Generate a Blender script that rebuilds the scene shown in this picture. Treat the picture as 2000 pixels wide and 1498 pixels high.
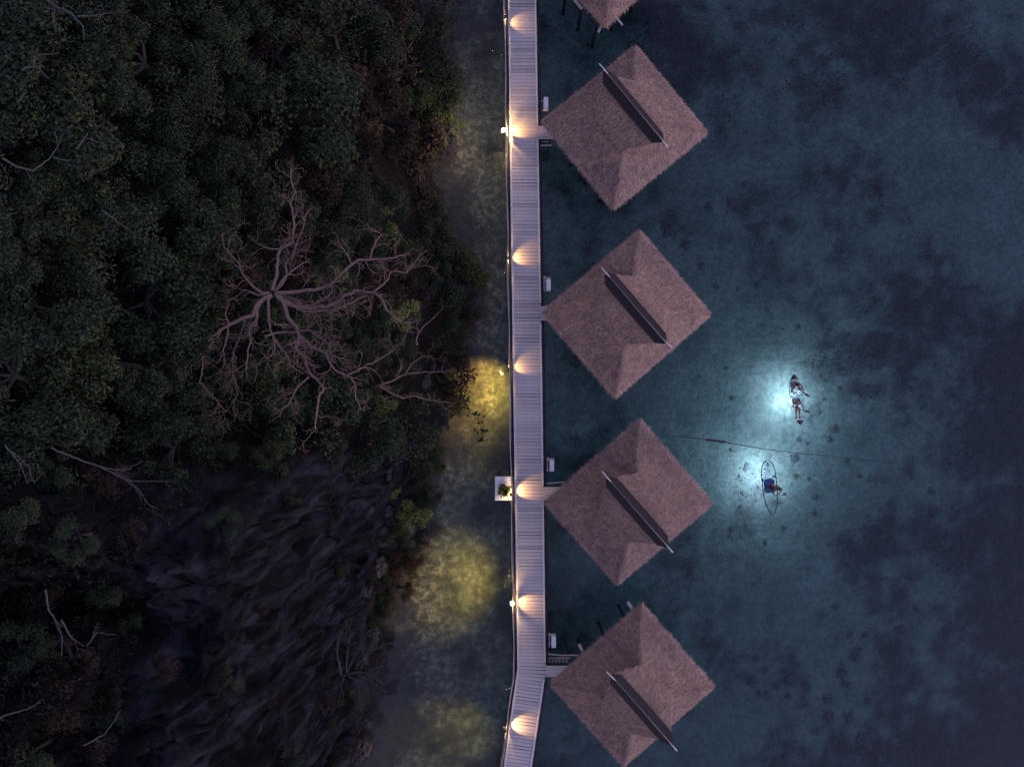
import bpy, bmesh, math, random
from mathutils import Vector, Matrix, noise
from mathutils.bvhtree import BVHTree

# ------------------------------------------------------------------ clear
for o in list(bpy.data.objects):
    bpy.data.objects.remove(o)
SC = bpy.context.scene
COL = SC.collection
R = math.radians
random.seed(11)

# ------------------------------------------------------------------ camera
CAMH = 43.0
F = 1351.0
cam_d = bpy.data.cameras.new('camera')
cam_d.sensor_width = 36.0
cam_d.lens = 36.0 * F / 2000.0
cam_d.clip_end = 2000.0
cam = bpy.data.objects.new('camera', cam_d)
cam.location = (0, 0, CAMH)
COL.objects.link(cam)
SC.camera = cam

# ------------------------------------------------------------------ sky, sun, exposure
SUN_EL, SUN_AZ = 30.0, 125.0          # soft last glow in the east-south-east (azimuth clockwise from +Y)
w = bpy.data.worlds.new('World')
SC.world = w
w.use_nodes = True
nt = w.node_tree
nt.nodes.clear()
sky = nt.nodes.new('ShaderNodeTexSky')
sky.sky_type = 'NISHITA'
sky.sun_disc = False
sky.sun_elevation = R(SUN_EL)
sky.sun_rotation = R(SUN_AZ)
sky.dust_density = 0.0
tint = nt.nodes.new('ShaderNodeMix')
tint.data_type = 'RGBA'
tint.blend_type = 'MULTIPLY'
tint.inputs[0].default_value = 1.0
tint.inputs[7].default_value = (1.46, 0.88, 0.90, 1)
bg = nt.nodes.new('ShaderNodeBackground')
bg.inputs['Strength'].default_value = 0.14
wo = nt.nodes.new('ShaderNodeOutputWorld')
nt.links.new(sky.outputs[0], tint.inputs[6])
nt.links.new(tint.outputs[2], bg.inputs['Color'])
nt.links.new(bg.outputs[0], wo.inputs['Surface'])

sun_d = bpy.data.lights.new('sun', 'SUN')
sun_d.energy = 0.018
sun_d.angle = R(40)
sun_d.color = (1.0, 0.80, 0.74)
sun = bpy.data.objects.new('sun', sun_d)
sd = Vector((math.sin(R(SUN_AZ)) * math.cos(R(SUN_EL)), math.cos(R(SUN_AZ)) * math.cos(R(SUN_EL)), math.sin(R(SUN_EL))))
sun.rotation_euler = sd.to_track_quat('Z', 'Y').to_euler()
sun.location = (60, 10, 60)
COL.objects.link(sun)

SC.render.engine = 'CYCLES'
SC.view_settings.view_transform = 'Standard'
SC.view_settings.look = 'None'
SC.view_settings.exposure = 1.28
SC.view_settings.gamma = 1.0
SC.view_settings.use_curve_mapping = False
SC.cycles.max_bounces = 8
SC.cycles.transparent_max_bounces = 16
SC.cycles.caustics_reflective = False
SC.cycles.caustics_refractive = False
SC.cycles.sample_clamp_indirect = 60.0

# ------------------------------------------------------------------ helpers
def px(u, v, z=0.0):
    """a point seen at photo pixel (u, v) and lying z metres above the water"""
    k = (CAMH - z) / F
    return Vector(((u - 1000) * k, (749 - v) * k, z))

def sm(a, b, x):
    if a == b:
        return float(x > a)
    t = max(0.0, min(1.0, (x - a) / (b - a)))
    return t * t * (3 - 2 * t)

def lerp_tab(tab, x):
    if x <= tab[0][0]:
        return tab[0][1]
    for (x0, y0), (x1, y1) in zip(tab, tab[1:]):
        if x <= x1:
            return y0 + (y1 - y0) * (x - x0) / (x1 - x0)
    return tab[-1][1]

class MB:
    def __init__(s):
        s.v, s.f, s.sm = [], [], []
    def add(s, vs, fs, smooth=False):
        b = len(s.v)
        s.v += [tuple(p) for p in vs]
        s.f += [tuple(i + b for i in f) for f in fs]
        s.sm += [smooth] * len(fs)
    def box(s, c, size, rot=None):
        hx, hy, hz = size[0] / 2, size[1] / 2, size[2] / 2
        vs = [Vector((x, y, z)) for x in (-hx, hx) for y in (-hy, hy) for z in (-hz, hz)]
        if rot is not None:
            vs = [rot @ p for p in vs]
        c = Vector(c)
        s.add([p + c for p in vs], [(0, 1, 3, 2), (4, 6, 7, 5), (0, 4, 5, 1), (2, 3, 7, 6), (0, 2, 6, 4), (1, 5, 7, 3)])
    def bar(s, a, b, wd, ht):
        a, b = Vector(a), Vector(b)
        d = b - a
        q = d.to_track_quat('X', 'Z').to_matrix()
        s.box((a + b) / 2, (d.length, wd, ht), q)
    def tube(s, pts, radii, n=7, cap=True):
        pts = [Vector(p) for p in pts]
        if not isinstance(radii, (list, tuple)):
            radii = [radii] * len(pts)
        vs, fs = [], []
        ref = Vector((0, 0, 1))
        for i, p in enumerate(pts):
            d = (pts[min(i + 1, len(pts) - 1)] - pts[max(i - 1, 0)])
            if d.length < 1e-9:
                d = Vector((0, 0, 1))
            d.normalize()
            r = ref if abs(d.dot(ref)) < 0.95 else Vector((0, 1, 0))
            a = d.cross(r).normalized()
            b = d.cross(a)
            for k in range(n):
                t = 2 * math.pi * k / n
                vs.append(p + (a * math.cos(t) + b * math.sin(t)) * radii[i])
        for i in range(len(pts) - 1):
            for k in range(n):
                k2 = (k + 1) % n
                fs.append((i * n + k, i * n + k2, (i + 1) * n + k2, (i + 1) * n + k))
        if cap:
            fs.append(tuple(range(n))[::-1])
            fs.append(tuple((len(pts) - 1) * n + k for k in range(n)))
        s.add(vs, fs, True)
    def ball(s, c, r, nu=10, nv=6, sc=(1, 1, 1)):
        c = Vector(c)
        vs, fs = [], []
        vs.append(c + Vector((0, 0, r * sc[2])))
        for j in range(1, nv):
            ph = math.pi * j / nv
            for i in range(nu):
                th = 2 * math.pi * i / nu
                vs.append(c + Vector((r * sc[0] * math.sin(ph) * math.cos(th), r * sc[1] * math.sin(ph) * math.sin(th), r * sc[2] * math.cos(ph))))
        vs.append(c - Vector((0, 0, r * sc[2])))
        for i in range(nu):
            fs.append((0, 1 + i, 1 + (i + 1) % nu))
        for j in range(nv - 2):
            for i in range(nu):
                a = 1 + j * nu + i
                b = 1 + j * nu + (i + 1) % nu
                fs.append((a, a + nu, b + nu, b))
        e = len(vs) - 1
        for i in range(nu):
            fs.append((e, e - nu + (i + 1) % nu, e - nu + i))
        s.add(vs, fs, True)
    def mesh(s, name, mat):
        me = bpy.data.meshes.new(name)
        me.from_pydata(s.v, [], s.f)
        me.polygons.foreach_set('use_smooth', s.sm)
        me.update()
        if mat:
            me.materials.append(mat)
        return me
    def build(s, name, mat, parent=None):
        return link(name, s.mesh(name, mat), parent)

def link(name, data, parent=None, loc=None, rot=None):
    o = bpy.data.objects.new(name, data)
    COL.objects.link(o)
    if parent:
        o.parent = parent
    if loc is not None:
        o.location = loc
    if rot is not None:
        o.rotation_euler = rot
    return o

def tag(o, label=None, cat=None, group=None, kind=None):
    if label:
        o['label'] = label
    if cat:
        o['category'] = cat
    if group:
        o['group'] = group
    if kind:
        o['kind'] = kind
    return o

def thing(name, label, cat, loc=(0, 0, 0), group=None, rz=0.0):
    o = link(name, None, None, loc, (0, 0, rz))
    return tag(o, label, cat, group)

# ------------------------------------------------------------------ materials
def new_mat(name):
    m = bpy.data.materials.new(name)
    m.use_nodes = True
    n = m.node_tree.nodes
    return m, m.node_tree, n['Principled BSDF'], n['Material Output']

def ramp(t, fac, stops):
    r = t.nodes.new('ShaderNodeValToRGB')
    el = r.color_ramp.elements
    while len(el) < len(stops):
        el.new(0.5)
    for e, (p, c) in zip(el, stops):
        e.position = p
        e.color = (*c, 1)
    t.links.new(fac, r.inputs[0])
    return r.outputs[0]

def noise_tex(t, scale, detail=4, rough=0.55, coord='Object', stretch=None):
    tc = t.nodes.new('ShaderNodeTexCoord')
    n = t.nodes.new('ShaderNodeTexNoise')
    n.inputs['Scale'].default_value = scale
    n.inputs['Detail'].default_value = detail
    n.inputs['Roughness'].default_value = rough
    if stretch:
        mp = t.nodes.new('ShaderNodeMapping')
        mp.inputs['Scale'].default_value = stretch
        t.links.new(tc.outputs[coord], mp.inputs[0])
        t.links.new(mp.outputs[0], n.inputs['Vector'])
    else:
        t.links.new(tc.outputs[coord], n.inputs['Vector'])
    return n.outputs['Fac']

def mixc(t, fac, a, b, blend='MIX'):
    m = t.nodes.new('ShaderNodeMix')
    m.data_type = 'RGBA'
    m.blend_type = blend
    for sock, v in ((m.inputs[0], fac), (m.inputs[6], a), (m.inputs[7], b)):
        if isinstance(v, (int, float)):
            sock.default_value = v
        elif isinstance(v, tuple):
            sock.default_value = (*v, 1)
        else:
            t.links.new(v, sock)
    return m.outputs[2]

def bump(t, p, fac, strength, dist):
    b = t.nodes.new('ShaderNodeBump')
    b.inputs['Strength'].default_value = strength
    b.inputs['Distance'].default_value = dist
    t.links.new(fac, b.inputs['Height'])
    t.links.new(b.outputs[0], p.inputs['Normal'])

def simple(name, c1, c2, scale=6, rough=0.8, stretch=None, bmp=0.3, dist=0.01, metallic=0.0):
    m, t, p, o = new_mat(name)
    f = noise_tex(t, scale, 5, 0.6, stretch=stretch)
    t.links.new(ramp(t, f, [(0.3, c1), (0.7, c2)]), p.inputs['Base Color'])
    p.inputs['Roughness'].default_value = rough
    p.inputs['Metallic'].default_value = metallic
    if bmp:
        bump(t, p, f, bmp, dist)
    return m

def island_mat(name, stops, rough=0.7, objvar=0.0, trans=0.0):
    """colour varies from leaf to leaf / straw to straw"""
    m, t, p, o = new_mat(name)
    g = t.nodes.new('ShaderNodeNewGeometry')
    c = ramp(t, g.outputs['Random Per Island'], stops)
    if objvar:
        oi = t.nodes.new('ShaderNodeObjectInfo')
        r = ramp(t, oi.outputs['Random'], [(0, (1 - objvar,) * 3), (0.5, (1, 1, 1 - objvar * 0.4)), (1, (1 + objvar, 1 + objvar * 0.7, 1 - objvar * 0.3))])
        c = mixc(t, 1.0, c, r, 'MULTIPLY')
    t.links.new(c, p.inputs['Base Color'])
    p.inputs['Roughness'].default_value = rough
    p.inputs['Specular IOR Level'].default_value = 0.15
    return m

def emis(name, col, strength):
    m, t, p, o = new_mat(name)
    p.inputs['Base Color'].default_value = (0.8, 0.7, 0.5, 1)
    p.inputs['Emission Color'].default_value = (*col, 1)
    p.inputs['Emission Strength'].default_value = strength
    return m

# deck boards: grey weathered timber, each board its own tone
def deck_mat():
    m, t, p, o = new_mat('weathered_timber')
    oi = t.nodes.new('ShaderNodeObjectInfo')
    base = ramp(t, oi.outputs['Random'], [(0, (0.34, 0.31, 0.305)), (0.07, (0.42, 0.385, 0.38)), (0.5, (0.465, 0.43, 0.425)), (1, (0.505, 0.465, 0.46))])
    f = noise_tex(t, 5, 6, 0.65, stretch=(1.0, 9.0, 1.0))
    g = ramp(t, f, [(0.25, (0.80, 0.78, 0.76)), (0.7, (1.04, 1.04, 1.04))])
    f2 = noise_tex(t, 0.9, 3, 0.6, coord='Generated')
    g2 = ramp(t, f2, [(0.3, (0.9, 0.9, 0.9)), (0.65, (1.0, 1.0, 1.0))])
    t.links.new(mixc(t, 1.0, mixc(t, 1.0, base, g, 'MULTIPLY'), g2, 'MULTIPLY'), p.inputs['Base Color'])
    p.inputs['Roughness'].default_value = 0.8
    bump(t, p, f, 0.3, 0.004)
    return m
M_DECK = deck_mat()
M_EDGE = simple('pale_edge_timber', (0.50, 0.47, 0.46), (0.60, 0.57, 0.57), 4, 0.75, (6, 1, 1), 0.2, 0.003)
M_DARKWOOD = simple('shade_dark_timber', (0.007, 0.006, 0.007), (0.016, 0.014, 0.015), 5, 0.9)  # kept near black so shade under deck and huts is in the colour
M_POLE = simple('pale_bamboo', (0.42, 0.40, 0.39), (0.60, 0.58, 0.57), 8, 0.6, None, 0.1, 0.002)
M_RAIL = simple('weathered_rail', (0.30, 0.27, 0.26), (0.42, 0.39, 0.37), 8, 0.6, None, 0.2, 0.003)
M_WALL = simple('woven_wall', (0.16, 0.11, 0.08), (0.26, 0.19, 0.13), 12, 0.8)
M_CAP = simple('dark_ridge_sheet', (0.006, 0.0045, 0.0065), (0.013, 0.010, 0.014), 3, 0.9, None, 0.2, 0.01)
M_WHITE = simple('white_paint', (0.66, 0.65, 0.66), (0.76, 0.75, 0.76), 5, 0.5, None, 0.05, 0.002)
M_STEEL = simple('grey_steel', (0.30, 0.30, 0.32), (0.42, 0.42, 0.44), 9, 0.45, None, 0.1, 0.002, 0.3)
M_BLACK = simple('black_plastic', (0.012, 0.012, 0.014), (0.024, 0.024, 0.028), 9, 0.45, None, 0.05, 0.002)
def thatch_mat(name, stops):
    m, t, p, o = new_mat(name)
    g = t.nodes.new('ShaderNodeNewGeometry')
    c = ramp(t, g.outputs['Random Per Island'], stops)
    f = noise_tex(t, 0.75, 5, 0.62)
    c = mixc(t, 1.0, c, ramp(t, f, [(0.3, (0.66, 0.66, 0.72)), (0.5, (0.95, 0.94, 0.94)), (0.72, (1.16, 1.10, 1.02))]), 'MULTIPLY')
    f = noise_tex(t, 3.0, 4, 0.6)
    c = mixc(t, 1.0, c, ramp(t, f, [(0.35, (0.86, 0.86, 0.87)), (0.65, (1.08, 1.07, 1.06))]), 'MULTIPLY')
    oi = t.nodes.new('ShaderNodeObjectInfo')
    c = mixc(t, 1.0, c, ramp(t, oi.outputs['Random'], [(0, (0.86, 0.84, 0.84)), (0.5, (1.0, 0.97, 0.95)), (1, (1.06, 1.0, 0.95))]), 'MULTIPLY')
    t.links.new(c, p.inputs['Base Color'])
    p.inputs['Roughness'].default_value = 0.9
    p.inputs['Specular IOR Level'].default_value = 0.1
    return m
M_THATCH = thatch_mat('thatch_straw', [(0, (0.23, 0.162, 0.132)), (0.4, (0.35, 0.248, 0.204)), (0.75, (0.425, 0.310, 0.258)), (1, (0.52, 0.395, 0.335))])
M_THBASE = simple('thatch_bed', (0.10, 0.065, 0.045), (0.19, 0.12, 0.085), 9, 0.9, None, 0.5, 0.03)
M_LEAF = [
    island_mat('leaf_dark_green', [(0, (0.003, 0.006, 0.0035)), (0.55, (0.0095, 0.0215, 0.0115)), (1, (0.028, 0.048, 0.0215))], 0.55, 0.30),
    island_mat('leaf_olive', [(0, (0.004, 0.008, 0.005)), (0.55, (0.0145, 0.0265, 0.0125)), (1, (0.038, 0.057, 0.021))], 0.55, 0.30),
    island_mat('leaf_dry_lit_brown', [(0, (0.005, 0.0035, 0.0038)), (0.6, (0.018, 0.0115, 0.0105)), (1, (0.045, 0.027, 0.019))], 0.7, 0.25),  # brown raised to hold the warm lamp glow near the shore
    island_mat('leaf_fresh_lit_green', [(0, (0.040, 0.060, 0.016)), (0.6, (0.080, 0.110, 0.030)), (1, (0.130, 0.150, 0.045))], 0.5, 0.20),  # bright enough to carry lamplight on the shore shrubs in the colour
]
M_LITLEAF = island_mat('lit_orange_leaf', [(0, (0.03, 0.017, 0.010)), (1, (0.10, 0.055, 0.028))], 0.7)  # orange of the lamplight is put into the leaf colour
M_BOULDER = simple('wet_boulder', (0.006, 0.007, 0.009), (0.034, 0.033, 0.034), 3, 0.8, None, 0.8, 0.06)
M_BARK = simple('dark_bark', (0.007, 0.006, 0.0055), (0.018, 0.015, 0.0135), 10, 0.9)
M_DEADWOOD = simple('bare_reddish_wood', (0.090, 0.056, 0.047), (0.185, 0.115, 0.096), 10, 0.8)
M_PALEWOOD = simple('bare_grey_wood', (0.024, 0.023, 0.025), (0.060, 0.056, 0.058), 10, 0.8)
M_SKIN = simple('skin', (0.085, 0.042, 0.036), (0.12, 0.062, 0.052), 20, 0.55, None, 0.05, 0.002)
M_HAIR = simple('dark_hair', (0.010, 0.008, 0.009), (0.022, 0.017, 0.016), 40, 0.5, None, 0.3, 0.005)
M_SWIM = simple('black_swimwear', (0.010, 0.010, 0.014), (0.022, 0.020, 0.028), 12, 0.7)
M_BLUE = simple('blue_mat', (0.006, 0.055, 0.19), (0.009, 0.072, 0.24), 4, 0.6, None, 0.1, 0.004)
M_MAROON = simple('dark_maroon_deck', (0.014, 0.008, 0.010), (0.030, 0.016, 0.018), 6, 0.5, None, 0.05, 0.002)
M_RIMW = simple('pale_rim', (0.22, 0.28, 0.31), (0.32, 0.38, 0.41), 6, 0.4, None, 0.0)
M_RIMD = simple('dark_blue_rim', (0.012, 0.02, 0.03), (0.02, 0.03, 0.045), 9, 0.5, None, 0.0)
M_ROPE = simple('weedy_rope', (0.008, 0.012, 0.012), (0.02, 0.026, 0.024), 14, 0.9)
M_CORAL = simple('dark_coral', (0.012, 0.015, 0.017), (0.046, 0.048, 0.049), 5, 0.95, None, 0.8, 0.05)
M_POT = simple('dark_pot', (0.03, 0.022, 0.018), (0.05, 0.036, 0.03), 8, 0.7)
M_BULB = emis('warm_bulb', (1.0, 0.66, 0.30), 260.0)
M_LED = emis('cool_led', (0.62, 0.88, 1.0), 1.5)

def surf_fresnel(t, ior):
    fr = t.nodes.new('ShaderNodeFresnel')
    fr.inputs[0].default_value = ior
    g = t.nodes.new('ShaderNodeNewGeometry')
    m = t.nodes.new('ShaderNodeMix')
    m.data_type = 'FLOAT'
    t.links.new(g.outputs['Backfacing'], m.inputs[0])
    t.links.new(fr.outputs[0], m.inputs[2])
    m.inputs[3].default_value = 0.03
    return m.outputs[0]

def clear_mat():
    m, t, p, o = new_mat('clear_polycarbonate')
    t.nodes.remove(p)
    tr = t.nodes.new('ShaderNodeBsdfTransparent')
    tr.inputs[0].default_value = (0.93, 0.96, 0.97, 1)
    gl = t.nodes.new('ShaderNodeBsdfGlossy')
    gl.inputs['Roughness'].default_value = 0.5
    fr = surf_fresnel(t, 1.2)
    mx = t.nodes.new('ShaderNodeMixShader')
    t.links.new(fr, mx.inputs[0])
    t.links.new(tr.outputs[0], mx.inputs[1])
    t.links.new(gl.outputs[0], mx.inputs[2])
    t.links.new(mx.outputs[0], o.inputs['Surface'])
    return m
M_CLEAR = clear_mat()

# ------------------------------------------------------------------ the setting: hillside, seabed, water
K0 = CAMH / F
SHORE = [(749 - v, (u - 1000) * K0) for v, u in
         ((1800, 560), (1498, 690), (1400, 715), (1300, 728), (1200, 735), (1080, 745), (960, 775), (880, 815), (800, 850),
          (700, 868), (620, 885), (520, 870), (420, 845), (300, 815), (150, 800), (0, 790), (-300, 760))]
SHORE = [(y * K0, x) for y, x in SHORE]

def shore(y):
    return lerp_tab(SHORE, y) + 0.5 * noise.noise(Vector((0, y * 0.45, 3.1)))

def ridge(x, y, s, oct=4):
    return noise.ridged_multi_fractal(Vector((x * s, y * s, 7.3)), 0.9, 2.1, oct, 1.0, 2.0)

def hill(x, y):
    d = shore(y) - x
    if d < 0:
        sw = 0.75 + 0.9 * noise.fractal(Vector((x * 0.9, y * 0.9, 12)), 0.8, 2.0, 4)
        return -0.06 - 0.30 * min(-d, max(sw, 0.05)) - 0.75 * max(-d - max(sw, 0.05), 0) + 0.06 * noise.noise(Vector((x * 3, y * 3, 1)))
    c = sm(-1.0, -5.5, y)
    up = 12.5 * (1 - math.exp(-d / 4.4)) + 0.62 * min(d, 16) + 0.1 * max(d - 16, 0)
    cl = 2.0 * sm(0, 0.8, d) + 15.5 * sm(0.5, 3.6, d) + 0.42 * min(d, 18)
    h = up * (1 - c) + cl * c
    # broken karst relief, ledges
    a = sm(0.2, 3.0, d)
    h += a * (1.1 * (ridge(x, y, 0.22) - 1.1) + 0.55 * noise.noise(Vector((x * 1.1, y * 1.1, 0))))
    # a dark gully between wooded hill and cliff
    g = math.exp(-((y + 9.5 + 0.55 * (x + 12)) / 1.6) ** 2) * sm(-10.2, -12.5, x)
    h -= 2.2 * g
    if c > 0.05:
        st = 1.6
        q = h / st + 0.35 * noise.noise(Vector((x * 0.5, y * 0.5, 5)))
        fr = q - math.floor(q)
        hq = (math.floor(q) + sm(0.25, 0.9, fr)) * st
        h = h + (hq - h) * 0.6 * c * a
    return h

def grid_axis(a, b, f0, f1, fine, coarse):
    def run(p, q, st):
        n = max(1, round((q - p) / st))
        return [p + (q - p) * k / n for k in range(n)]
    return run(a, f0, coarse) + run(f0, f1, fine) + (run(f1, b, coarse) if b > f1 else []) + [b]

def make_grid(name, xs, ys, zf, mat, warp=None):
    vs = []
    for y in ys:
        for x in xs:
            p = Vector((x, y, zf(x, y)))
            vs.append(p + warp(p) if warp else p)
    nx = len(xs)
    fs = [(j * nx + i, j * nx + i + 1, (j + 1) * nx + i + 1, (j + 1) * nx + i) for j in range(len(ys) - 1) for i in range(nx - 1)]
    me = bpy.data.meshes.new(name)
    me.from_pydata([tuple(v) for v in vs], [], fs)
    me.polygons.foreach_set('use_smooth', [True] * len(fs))
    me.materials.append(mat)
    return me, vs, fs

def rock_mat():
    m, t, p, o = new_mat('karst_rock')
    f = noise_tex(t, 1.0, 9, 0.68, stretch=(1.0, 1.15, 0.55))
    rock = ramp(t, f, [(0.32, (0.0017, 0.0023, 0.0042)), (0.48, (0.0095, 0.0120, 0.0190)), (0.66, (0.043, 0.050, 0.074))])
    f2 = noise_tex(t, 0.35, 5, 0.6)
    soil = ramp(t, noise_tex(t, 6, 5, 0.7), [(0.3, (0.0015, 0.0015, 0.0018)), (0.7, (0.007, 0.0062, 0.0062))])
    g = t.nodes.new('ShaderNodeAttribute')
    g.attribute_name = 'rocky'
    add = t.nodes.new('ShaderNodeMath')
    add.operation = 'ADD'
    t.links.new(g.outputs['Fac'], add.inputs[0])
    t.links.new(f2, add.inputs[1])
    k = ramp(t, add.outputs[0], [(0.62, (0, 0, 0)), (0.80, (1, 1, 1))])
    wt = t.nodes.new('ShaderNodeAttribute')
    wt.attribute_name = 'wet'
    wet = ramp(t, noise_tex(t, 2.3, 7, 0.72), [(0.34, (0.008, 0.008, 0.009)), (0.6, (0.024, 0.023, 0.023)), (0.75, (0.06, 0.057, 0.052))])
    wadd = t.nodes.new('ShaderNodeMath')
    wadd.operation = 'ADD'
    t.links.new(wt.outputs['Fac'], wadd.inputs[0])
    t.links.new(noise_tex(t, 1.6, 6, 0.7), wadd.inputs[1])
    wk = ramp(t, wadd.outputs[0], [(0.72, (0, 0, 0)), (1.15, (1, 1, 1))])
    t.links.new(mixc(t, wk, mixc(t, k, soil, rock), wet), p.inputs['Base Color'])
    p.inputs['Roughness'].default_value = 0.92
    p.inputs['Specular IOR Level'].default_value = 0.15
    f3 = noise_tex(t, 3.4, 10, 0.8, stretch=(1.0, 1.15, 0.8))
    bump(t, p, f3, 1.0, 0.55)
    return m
M_ROCK = rock_mat()

def warp(p):
    c = sm(-1.0, -5.5, p.y) * sm(0.5, 3, p.z)
    a = (0.25 + 0.30 * c) * sm(0.2, 2.5, p.z)
    n1 = noise.noise_vector(Vector((p.x * 0.55, p.y * 0.55, p.z * 0.30)))
    n2 = noise.noise_vector(Vector((p.x * 1.1, p.y * 1.7, p.z * 0.45 + 9)))
    n3 = noise.noise_vector(Vector((p.x * 2.6, p.y * 3.4, p.z * 1.0 + 3)))
    d = n1 * 1.0 + n2 * 0.6 + n3 * 0.22
    if c > 0.02:
        q1 = noise.ridged_multi_fractal(Vector((p.x * 0.55, p.y * 0.8, p.z * 0.26)), 0.75, 2.3, 7, 1.0, 2.0) - 1.1
        q2 = noise.turbulence(Vector((p.x * 1.6, p.y * 2.2, p.z * 0.7)), 4, True, noise_basis='VORONOI_F1') - 0.6
        q3 = noise.ridged_multi_fractal(Vector((p.x * 2.4, p.y * 3.0, p.z * 1.1)), 0.7, 2.2, 4, 1.0, 2.0) - 1.0
        d += Vector((0.85 * q1 + 0.35 * q2 + 0.30 * q3, 0.12 * q1 - 0.15 * q2, 0.8 * q1 + 0.8 * q2 + 0.6 * q3)) * c
    return Vector((d.x, d.y, d.z * 0.5)) * a

hx = grid_axis(-120, 1.0, -20, 0, 0.13, 3.0)
hy = grid_axis(-110, 110, -25, 25, 0.15, 3.0)
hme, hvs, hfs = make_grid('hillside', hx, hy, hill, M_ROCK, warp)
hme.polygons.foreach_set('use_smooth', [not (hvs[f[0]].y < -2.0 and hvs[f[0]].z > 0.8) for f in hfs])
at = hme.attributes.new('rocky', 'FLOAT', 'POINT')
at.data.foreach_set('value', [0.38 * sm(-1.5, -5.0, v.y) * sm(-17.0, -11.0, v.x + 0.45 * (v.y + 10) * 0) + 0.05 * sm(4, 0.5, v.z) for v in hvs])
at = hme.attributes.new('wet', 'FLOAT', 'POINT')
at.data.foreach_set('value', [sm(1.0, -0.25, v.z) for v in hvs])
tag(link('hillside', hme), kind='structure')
BVH = BVHTree.FromPolygons([tuple(v) for v in hvs], hfs)

def on_hill(u, v):
    """where the line of sight through photo pixel (u, v) meets the hillside or the water"""
    o = Vector((0, 0, CAMH))
    d = (px(u, v, 0) - o).normalized()
    h = BVH.ray_cast(o, d)
    if h[0] is None or h[0].z < 0:
        return px(u, v, 0)
    return h[0]

def ground(x, y):
    h = BVH.ray_cast(Vector((x, y, 80)), Vector((0, 0, -1)))
    return h[0].z if h[0] is not None else 0.0

def bed(x, y):
    s = shore(y)
    d = x - s
    z = -0.25 - 1.1 * sm(0, 4.5, d) - 1.35 * sm(4, 11, d)
    z += 0.10 * noise.noise(Vector((x * 0.35, y * 0.35, 2))) + 0.05 * noise.noise(Vector((x * 1.5, y * 1.5, 4)))
    return z

def weed(x, y):
    """how much sea grass grows here"""
    k = F / (CAMH + 2.4)
    u, v = 1000 + x * k, 749 - y * k
    n = 0.5 + 0.55 * noise.fractal(Vector((x * 0.17, y * 0.17, 1.5)), 0.9, 2.0, 4) + 0.30 * noise.fractal(Vector((x * 0.9, y * 0.9, 8)), 0.8, 2.0, 4)
    b = 0.34 * sm(1560, 1930, u) * sm(350, 750, v) + 0.22 * sm(1780, 1960, u) * sm(500, 800, v) + 0.22 * sm(1480, 1800, u) * sm(1080, 1350, v) + 0.20 * sm(520, 150, v) * sm(1050, 1250, u)
    b -= 0.28 * math.exp(-((u - 1500) / 260) ** 2 - ((v - 880) / 330) ** 2)
    b += 0.16 * math.exp(-((u - 1560) / 60) ** 2 - ((v - 1330) / 50) ** 2)
    b += 0.10 * math.exp(-((u - 1350) / 90) ** 2 - ((v - 440) / 60) ** 2)
    if x < 1.5:
        b = 0.05 + 0.75 * sm(3.6, 0.6, x - shore(y)) + 0.28 * noise.fractal(Vector((x * 0.55, y * 0.55, 3)), 0.8, 2.0, 4)
    return 0.92 * max(0.0, min(1.0, sm(0.36, 1.0, n + b)))

def bed_mat():
    m, t, p, o = new_mat('sandy_seabed')
    f = noise_tex(t, 0.5, 6, 0.6)
    sand = ramp(t, f, [(0.3, (0.050, 0.065, 0.057)), (0.7, (0.090, 0.108, 0.093))])
    f4 = noise_tex(t, 3.2, 6, 0.7)
    sand = mixc(t, 0.8, sand, mixc(t, 1.0, sand, ramp(t, f4, [(0.35, (0.45, 0.5, 0.45)), (0.62, (1.15, 1.15, 1.1))]), 'MULTIPLY'))
    rub = ramp(t, noise_tex(t, 2.3, 7, 0.72), [(0.38, (0.010, 0.010, 0.008)), (0.5, (0.048, 0.045, 0.034)), (0.64, (0.17, 0.158, 0.122))])
    grs = ramp(t, noise_tex(t, 2.2, 6, 0.7), [(0.3, (0.003, 0.003, 0.0045)), (0.7, (0.015, 0.014, 0.017))])
    aw = t.nodes.new('ShaderNodeAttribute')
    aw.attribute_name = 'weed'
    ar = t.nodes.new('ShaderNodeAttribute')
    ar.attribute_name = 'rubble'
    c = mixc(t, ar.outputs['Fac'], sand, rub)
    c = mixc(t, aw.outputs['Fac'], c, grs)
    t.links.new(c, p.inputs['Base Color'])
    p.inputs['Roughness'].default_value = 0.95
    bump(t, p, f4, 0.7, 0.12)
    return m
M_BED = bed_mat()
bx = grid_axis(-60, 260, -12, 36, 0.3, 6.0)
by = grid_axis(-220, 220, -27, 27, 0.3, 6.0)
bme, bvs, bfs = make_grid('seabed', bx, by, bed, M_BED)
at = bme.attributes.new('weed', 'FLOAT', 'POINT')
at.data.foreach_set('value', [weed(v.x, v.y) for v in bvs])
at = bme.attributes.new('rubble', 'FLOAT', 'POINT')
at.data.foreach_set('value', [sm(3.0, -1.0, v.x + 1.5 * noise.noise(Vector((v.x * .4, v.y * .4, 6)))) * (0.55 + 0.45 * sm(5, 1.5, v.x - shore(v.y))) for v in bvs])
tag(link('seabed', bme), kind='structure')

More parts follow.
